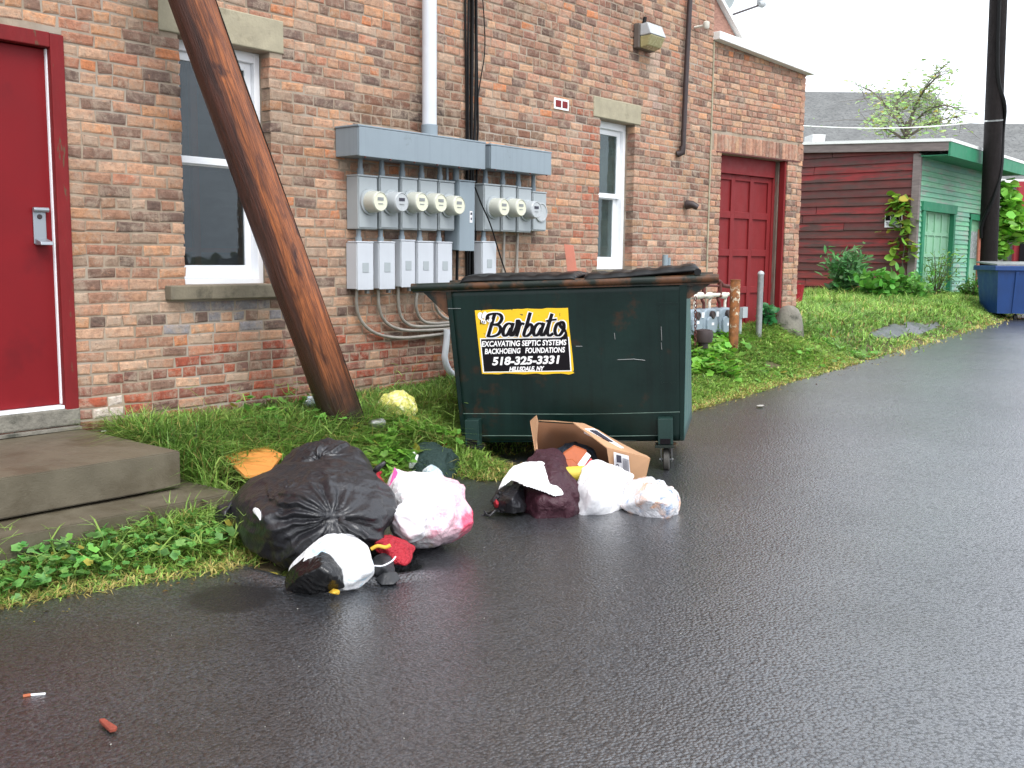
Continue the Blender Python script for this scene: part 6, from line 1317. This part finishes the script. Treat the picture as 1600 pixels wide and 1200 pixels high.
def grass(name, n, x0, x1, hf, seed, label):
    r = np.random.RandomState(seed)
    X = x0+(x1-x0)*r.rand(n); Y = edge_y(X)-.06+(r.rand(n)**.92-.05*(r.rand(n) < .10)*r.rand(n))*(np.where(X > XE+1.85, 9.5, W)-edge_y(X)+.06)
    cl = fbm(np.stack([X*2.2, Y*2.2, 0*X], 1), seed+50, 3)
    patch = vnoise(np.stack([X*.9, Y*1.6, 0*X+3], 1), 77)
    keep = ~blocked(X, Y) & ~(shade_zone(X, Y) & (r.rand(n) < .85)) & (cl > -.5-.2*(Y-edge_y(X)))
    # bare asphalt strip and worn earth on the far verge
    keep &= clear_of(X, Y) | (r.rand(n) < .06)
    keep &= ~(in_patch(X, Y) & (r.rand(n) < .97))
    keep &= ~((np.abs(X-11.9) < .45) & (np.abs(Y-5.0) < .13) & (r.rand(n) < .8))
    X, Y, cl, patch = X[keep], Y[keep], cl[keep], patch[keep]; n = len(X)
    Z = bank_fn(X[None, :], Y[None, :])[0]-.01; de = Y-edge_y(X)
    Z = np.maximum(Z, road_h(X)-.01)
    h = hf(X, Y, de)*(.55+.75*r.rand(n))*(1+.5*cl)
    az = r.rand(n)*2*math.pi; lean = (.35+1.9*r.rand(n)**1.2)
    wd = (.0030+.0034*r.rand(n))*np.clip(X/5.5, .9, 2.0)
    dx, dy = np.cos(az), np.sin(az); px_, py_ = -dy, dx
    lv = [(0, 0, 1.0), (.35, .10, .9), (.72, .42, .65), (1.0, .95, .05)]
    V = []
    for a, b, w_ in lv:
        hx = h*lean*b; hz = h*a*(1-.25*b*lean)
        for s in (-1, 1): V.append(np.stack([X+dx*hx+s*px_*wd*w_, Y+dy*hx+s*py_*wd*w_, Z+hz], 1))
    V = np.stack(V, 1).reshape(-1, 3); b_ = (np.arange(n)*8)[:, None]
    F = np.concatenate([b_+np.array([[0, 1, 3, 2]]), b_+np.array([[2, 3, 5, 4]]), b_+np.array([[4, 5, 7, 6]])])
    g1, g2, g3, g4 = [np.array(s2l(q)) for q in ((104, 144, 62), (152, 186, 88), (186, 172, 104), (58, 92, 36))]
    t_ = np.clip(.5+.6*patch+.25*r.normal(size=n), 0, 1)[:, None]
    far = np.clip((X-5.5)/3, 0, 1)[:, None]
    c = g1*(1-t_)+g2*t_; c = c*(1-.12*(1-far))+far*.03*np.array([1, 1.3, .5]); c = c*(1+.30*r.normal(size=(n, 1)))
    ye = np.clip(1-de/(.16+.14*patch), 0, 1)*.5+.05; kk = r.rand(n) < ye; c[kk] = (g3*(1+.2*r.normal(size=(n, 1))))[kk]
    dead = r.rand(n) < .05; c[dead] = np.array(s2l((150, 132, 84)))
    o = fast_mesh(name, V, F, np.repeat(np.clip(c, .01, .7), 8, 0), M['leaf']); o['kind'] = 'stuff'; return props(o, label, 'grass')
grass('grass', 85000, .8, 6.2, lambda x, y, d: np.clip(.055+.125*np.clip((d-.1)/.5, 0, 1)-.005*(x < 3.1), .04, .2), 101, 'tall rank grass along the foot of the brick wall')
grass('grass', 85000, 6.2, 12.4, lambda x, y, d: np.clip(.04+.06*d, .03, .12), 102, 'short bright grass verge between the dumpster and the annex')
grass('grass', 80000, 12.4, 25.5, lambda x, y, d: np.clip(.05+.08*np.clip(d, 0, 2), .04, .25), 103, 'grass verge in front of the wooden shed')

def stalks(n, fn, seed, label):
    r = np.random.RandomState(seed); m = MB(); 
    for _ in range(n):
        x, y, z, h = fn(r); az = r.rand()*6.28; ln_ = h*(.2+.5*r.rand()); P = [np.array([x+math.cos(az)*ln_*t_**2, y+math.sin(az)*ln_*t_**2, z+h*t_*(1-.15*t_)]) for t_ in (0, .4, .75, 1)]
        m.tube(P, [.0016, .0014, .0011, .0008], 4, caps=False)
        for q in range(r.randint(2, 5)):
            a2 = r.rand()*6.28; l = .03+.05*r.rand(); m.tube([P[3], P[3]+np.array([math.cos(a2)*l, math.sin(a2)*l, l*(.5*r.rand())])], [.0014, .0006], 4, caps=False)
        for q in range(3):
            a2 = r.rand()*6.28; l = .06+.08*r.rand(); b = P[1+q//2]; w_ = .004; s_ = np.array([-math.sin(a2), math.cos(a2), 0])*w_; d_ = np.array([math.cos(a2), math.sin(a2), .5]); k = len(m.v)
            m.add([b-s_, b+s_, b+d_*l*.6+s_, b+d_*l*.6-s_, b+d_*l*np.array([1.1, 1.1, .7])], [(0, 1, 2, 3), (3, 2, 4)])
    V = np.array(m.v); cols = np.tile(np.array(s2l((140, 168, 84))), (len(V), 1))*(1+.15*vnoise(V*3, 5))[:, None]
    o = m.build('seeding_grass', M['leaf'], None, colors=cols); o['kind'] = 'stuff'; props(o, label, 'grass')
def f1(r):
    x = .9+2.2*r.rand(); y = edge_y(x)+.05+.35*r.rand(); return x, y, gz(x, y), .14+.16*r.rand()
def f2(r):
    x = 3.0+2.6*r.rand(); y = min(edge_y(x)+.1+1.2*r.rand(), W-.06); return x, y, gz(x, y), .16+.20*r.rand()
stalks(46, f1, 81, 'spreading seed-headed crabgrass in front of the concrete steps')
stalks(90, f2, 82, 'tall seed-headed grass stalks between the steps and the dumpster')
# broad-leaved weeds growing in patches
def weed_patch(n, cx, cy, rx, ry, hmin, hmax, size, base, seed, yel=.03):
    r = np.random.RandomState(seed); a = r.normal(size=(n, 2))*.5; X = cx+a[:, 0]*rx; Y = cy+a[:, 1]*ry
    k = (~blocked(X, Y)) & (Y > edge_y(X)-.02) & clear_of(X, Y); X, Y = X[k], Y[k]; n = len(X)
    Z = bank_fn(X[None, :], Y[None, :])[0]+hmin+(hmax-hmin)*r.rand(n)
    Cc = np.stack([X, Y, Z], 1); return lobed(Cc, size*1.15, col_var(n, base, r, .24, yel), seed)
def merge(l):
    V = []; F = []; C_ = []; o = 0
    for v, f, c in l: V.append(v); F.append(f+o); C_.append(c); o += len(v)
    return np.concatenate(V), np.concatenate(F), np.concatenate(C_)
wl = []
for i in range(26): x_ = .9+i*.088+RNG.uniform(-.05, .05); wl.append(weed_patch(44, x_, 4.22+RNG.uniform(-.1, .06)-.04*(x_ > 2.2), .26, .20, .02, .12, .033, (108, 160, 80), 200+i))
p = onZ(424, 903, 0); r_ = np.random.RandomState(5); Cc = np.stack([p[0]+.07*r_.normal(size=90), p[1]+.05*r_.normal(size=90), -.05+.05*r_.rand(90)], 1); wlx = leaf_cloud('', Cc, .05, cols=col_var(90, (120, 134, 66), r_, .3, .4), seed=6, up=.4, aspect=.5)
o = fast_mesh('leaf_debris', *wlx, M['leaf']); o['kind'] = 'stuff'; props(o, 'green and brown leaf debris in the asphalt hollow left of the small black bag', 'debris')
# fallen leaf crumbs washed to the road edge
r_ = np.random.RandomState(15); n_ = 520; X_ = .8+13*r_.rand(n_)**1.2; Y_ = edge_y(X_)-.02-.30*r_.rand(n_)**2.2; Z_ = road_fn(X_[None, :], Y_[None, :])[0]+.003
cl_ = leaf_cloud('', np.stack([X_, Y_, Z_], 1), .016, cols=col_var(n_, (120, 98, 62), r_, .35, .25), seed=16, up=.05, aspect=.8)
o = fast_mesh('leaf_litter', *cl_, M['leaf']); o['kind'] = 'stuff'; props(o, 'brown leaf crumbs scattered along the edge of the asphalt', 'litter')
V, F, c = merge(wl); o = fast_mesh('broadleaf_weeds', V, F, c, M['leaf']); o['kind'] = 'stuff'; props(o, 'low lobed green weeds in front of the concrete steps', 'weeds')
wl = []
for i in range(22): p = onZ(RNG.uniform(580, 680), RNG.uniform(668, 700), .24); wl.append(weed_patch(40, p[0], p[1], .25, .2, .04, .14, .045, (112, 160, 62), 300+i, .06))
for i in range(8): p = onZ(RNG.uniform(400, 560), RNG.uniform(650, 690), .25); wl.append(weed_patch(16, p[0], p[1], .3, .2, .05, .2, .05, (104, 158, 66), 340+i, .03))
V, F, c = merge(wl); o = fast_mesh('broadleaf_weeds', V, F, c, M['leaf']); o['kind'] = 'stuff'; props(o, 'light green clover-like weeds around the foot of the leaning pole', 'weeds')
wl = []
for i in range(12): p = onZ(RNG.uniform(1088, 1135), RNG.uniform(545, 575), .38); wl.append(weed_patch(40, p[0], p[1], .25, .2, .02, .16, .06, (118, 172, 64), 400+i, .03))
for i in range(14): p = onZ(RNG.uniform(1200, 1420), RNG.uniform(520, 545), .55); wl.append(weed_patch(24, p[0], min(p[1], 5.4), .4, .2, .02, .10, .05, (112, 162, 66), 420+i, .03))
V, F, c = merge(wl); o = fast_mesh('broadleaf_weeds', V, F, c, M['leaf']); o['kind'] = 'stuff'; props(o, 'leafy weeds on the verge right of the green dumpster', 'weeds')
# tufts beside the left caster
# bushes at the shed
def bush(label, px, py, Y, wdt, hgt, n, base, seed, size=.1, aspect=1.0, name='bush', up=.9):
    p = np.array(onY(px, py, Y)); p[2] = gz(p[0], p[1])-.02; r = np.random.RandomState(seed); V = []; st = []; cs_ = []
    for k in range(14):
        az = r.rand()*6.28; ln_ = hgt*(.7+.4*r.rand()); sp_ = wdt*.5*(r.rand()**.6)
        pth = [p+np.array([math.cos(az)*sp_*s_**1.3, math.sin(az)*sp_*s_**1.3*.6, ln_*s_]) for s_ in (0, .35, .7, 1)]
        st.append((pth, [.012, .009, .006, .003])); cs_.append(pth)
    cc = []
    for i in range(n):
        pth = cs_[r.randint(14)]; s_ = .15+.85*r.rand(); k = min(int(s_*3), 2); f_ = s_*3-k; q = pth[k]*(1-f_)+pth[k+1]*f_; cc.append(q+r.normal(size=3)*.07*wdt)
    V, F, c = leaf_cloud('', np.array(cc), size, cols=col_var(n, base, r, .25), seed=seed, up=up, aspect=aspect)
    return plant(name, label, 'bush', V, F, c, st)
bush('dark narrow-leaved bush against the red shed side', 1320, 460, 7.6, 1.3, .9, 1300, (92, 138, 84), 500, .15, .45)
bush('low broad-leaved bush right of the dark bush', 1376, 470, 6.9, 1.3, .45, 800, (92, 150, 60), 501, .13, 1.2)
bush('loose weeds below the shed corner', 1425, 475, 6.5, 1.2, .45, 700, (104, 158, 72), 502, .11, .6)
bush('spindly weeds before the pale green shed door', 1462, 470, 6.6, 1.2, .9, 420, (104, 140, 60), 503, .10, .3)
bush('weeds at the foot of the utility pole', 1520, 476, 6.2, 1.2, .35, 500, (84, 124, 52), 504, .1, .5)
bush('leafy weed beside the guard stone at the garage door', 1198, 500, 5.35, .30, .32, 120, (70, 130, 80), 505, .085, 1.3)
# vine on shed corner
r = np.random.RandomState(61); vp = []; 
for (a, b) in [(1412, 466), (1406, 455), (1414, 430), (1410, 410), (1413, 385), (1408, 362), (1405, 340), (1402, 318), (1406, 306)]: vp.append(np.array(onX(a, b, SX-.10)))
vpath = catmull(vp, 6); n = 190; ids = (r.rand(n)**.9*(len(vpath)-1)).astype(int); ids = ids[(ids < 12) | (ids > 18)]; n = len(ids)
cc = np.array([vpath[i] for i in ids])+r.normal(size=(n, 3))*np.array([.03, .13, .05]); 
extra = np.array([onX(a, b, SX-.1) for a, b in [(1395, 325), (1390, 335), (1392, 376), (1399, 380), (1397, 332), (1402, 446)]]); cc = np.concatenate([cc, extra]); n = len(cc)
V, F, c = leaf_cloud('', cc, .15, cols=col_var(n, (128, 164, 62), r, .2, .1), seed=62, up=.1, aspect=1.4)
plant('climbing_vine', 'thin climbing vine on the red shed side next to the notice', 'vine', V, F, c, [(vpath, .012)])
# ivy at right
r = np.random.RandomState(66); cc = []
for (a, b, s_) in [(1570, 300, 9), (1575, 320, 12), (1580, 345, 14), (1585, 365, 12), (1565, 350, 8), (1562, 375, 7), (1560, 390, 6), (1592, 352, 8)]:
    for _ in range(120): cc.append(dep(a+r.normal()*s_*.8, b+r.normal()*s_*.9, 23.6+r.normal()*.3))
cc = np.array(cc); V, F, c = leaf_cloud('', cc, .2, cols=col_var(len(cc), (116, 170, 60), r, .25), seed=67, up=.3, aspect=1.2)
pth = [dep(1572, 400, 23.6), dep(1574, 350, 23.6), dep(1572, 295, 23.6)]; pth[0] = np.array([pth[0][0], pth[0][1], .5])
plant('ivy', 'bright green ivy growing up behind the blue dumpster', 'ivy', V, F, c, [(pth, .05)])
# tree behind the shed
r = np.random.RandomState(71); T0 = dep(1415, 260, 26); stems = []; tips = []
TB = np.array([T0[0], T0[1], .5]); trunk = [TB, dep(1416, 230, 26), dep(1418, 190, 26)]
def br(a, b, t_, r0, r1, parts=5, wob=.08):
    P = [a+(b-a)*k/parts+r.normal(size=3)*wob*(0 < k < parts) for k in range(parts+1)]; stems.append((P, list(np.linspace(r0, r1, parts+1)))); return P
stems.append((trunk, [.11, .08, .06]))
mainb = [[(1416, 215), (1395, 180), (1365, 145), (1340, 133)], [(1418, 200), (1430, 165), (1450, 130), (1478, 100)], [(1417, 210), (1445, 175), (1475, 165), (1500, 172)], [(1416, 205), (1400, 165), (1410, 150), (1425, 140)], [(1416, 215), (1450, 195), (1480, 185), (1495, 182)], [(1416, 220), (1385, 200), (1372, 190), (1362, 185)], [(1418, 205), (1438, 150), (1466, 118), (1470, 112)]]
cc = []; sz_ = []
for q, bb in enumerate(mainb):
    P = [dep(a, b, 26+r.normal()*.7*(i > 0)) for i, (a, b) in enumerate(bb)]; P = catmull(P, 4); stems.append((P, list(np.linspace(.04, .008, len(P)))))
    for i in range(3, len(P)):
        for _ in range(3):
            d = r.normal(size=3)*np.array([.5, .5, .35]); e_ = P[i]+d*(.9 if i < len(P)-3 else .5); stems.append(([P[i], (P[i]+e_)/2+r.normal(size=3)*.04, e_], [.008, .006, .003]))
            for _k in range(13 if i < len(P)-6 else 3):
                f_ = r.rand(); cc.append(P[i]*(1-f_)+e_*f_+r.normal(size=3)*.10)
cc = np.array(cc); V, F, c = leaf_cloud('', cc, .12, cols=col_var(len(cc), (164, 190, 124), r, .25, .06), seed=72, up=.3, aspect=.6)
t = thing('young_tree', 'sparse young tree with wispy branches rising behind the shed roof', 'tree', TB)
o = fast_mesh('crown', V-TB, F, c, M['leaf']); o.parent = t
m = MB(); m.tube(*stems[0], 8); m.build('trunk', M['bark'], t, smooth=True)
m = MB()
for P, rr in stems[1:]: m.tube(P, rr, 5)
m.build('branches', M['bark'], t, smooth=True)
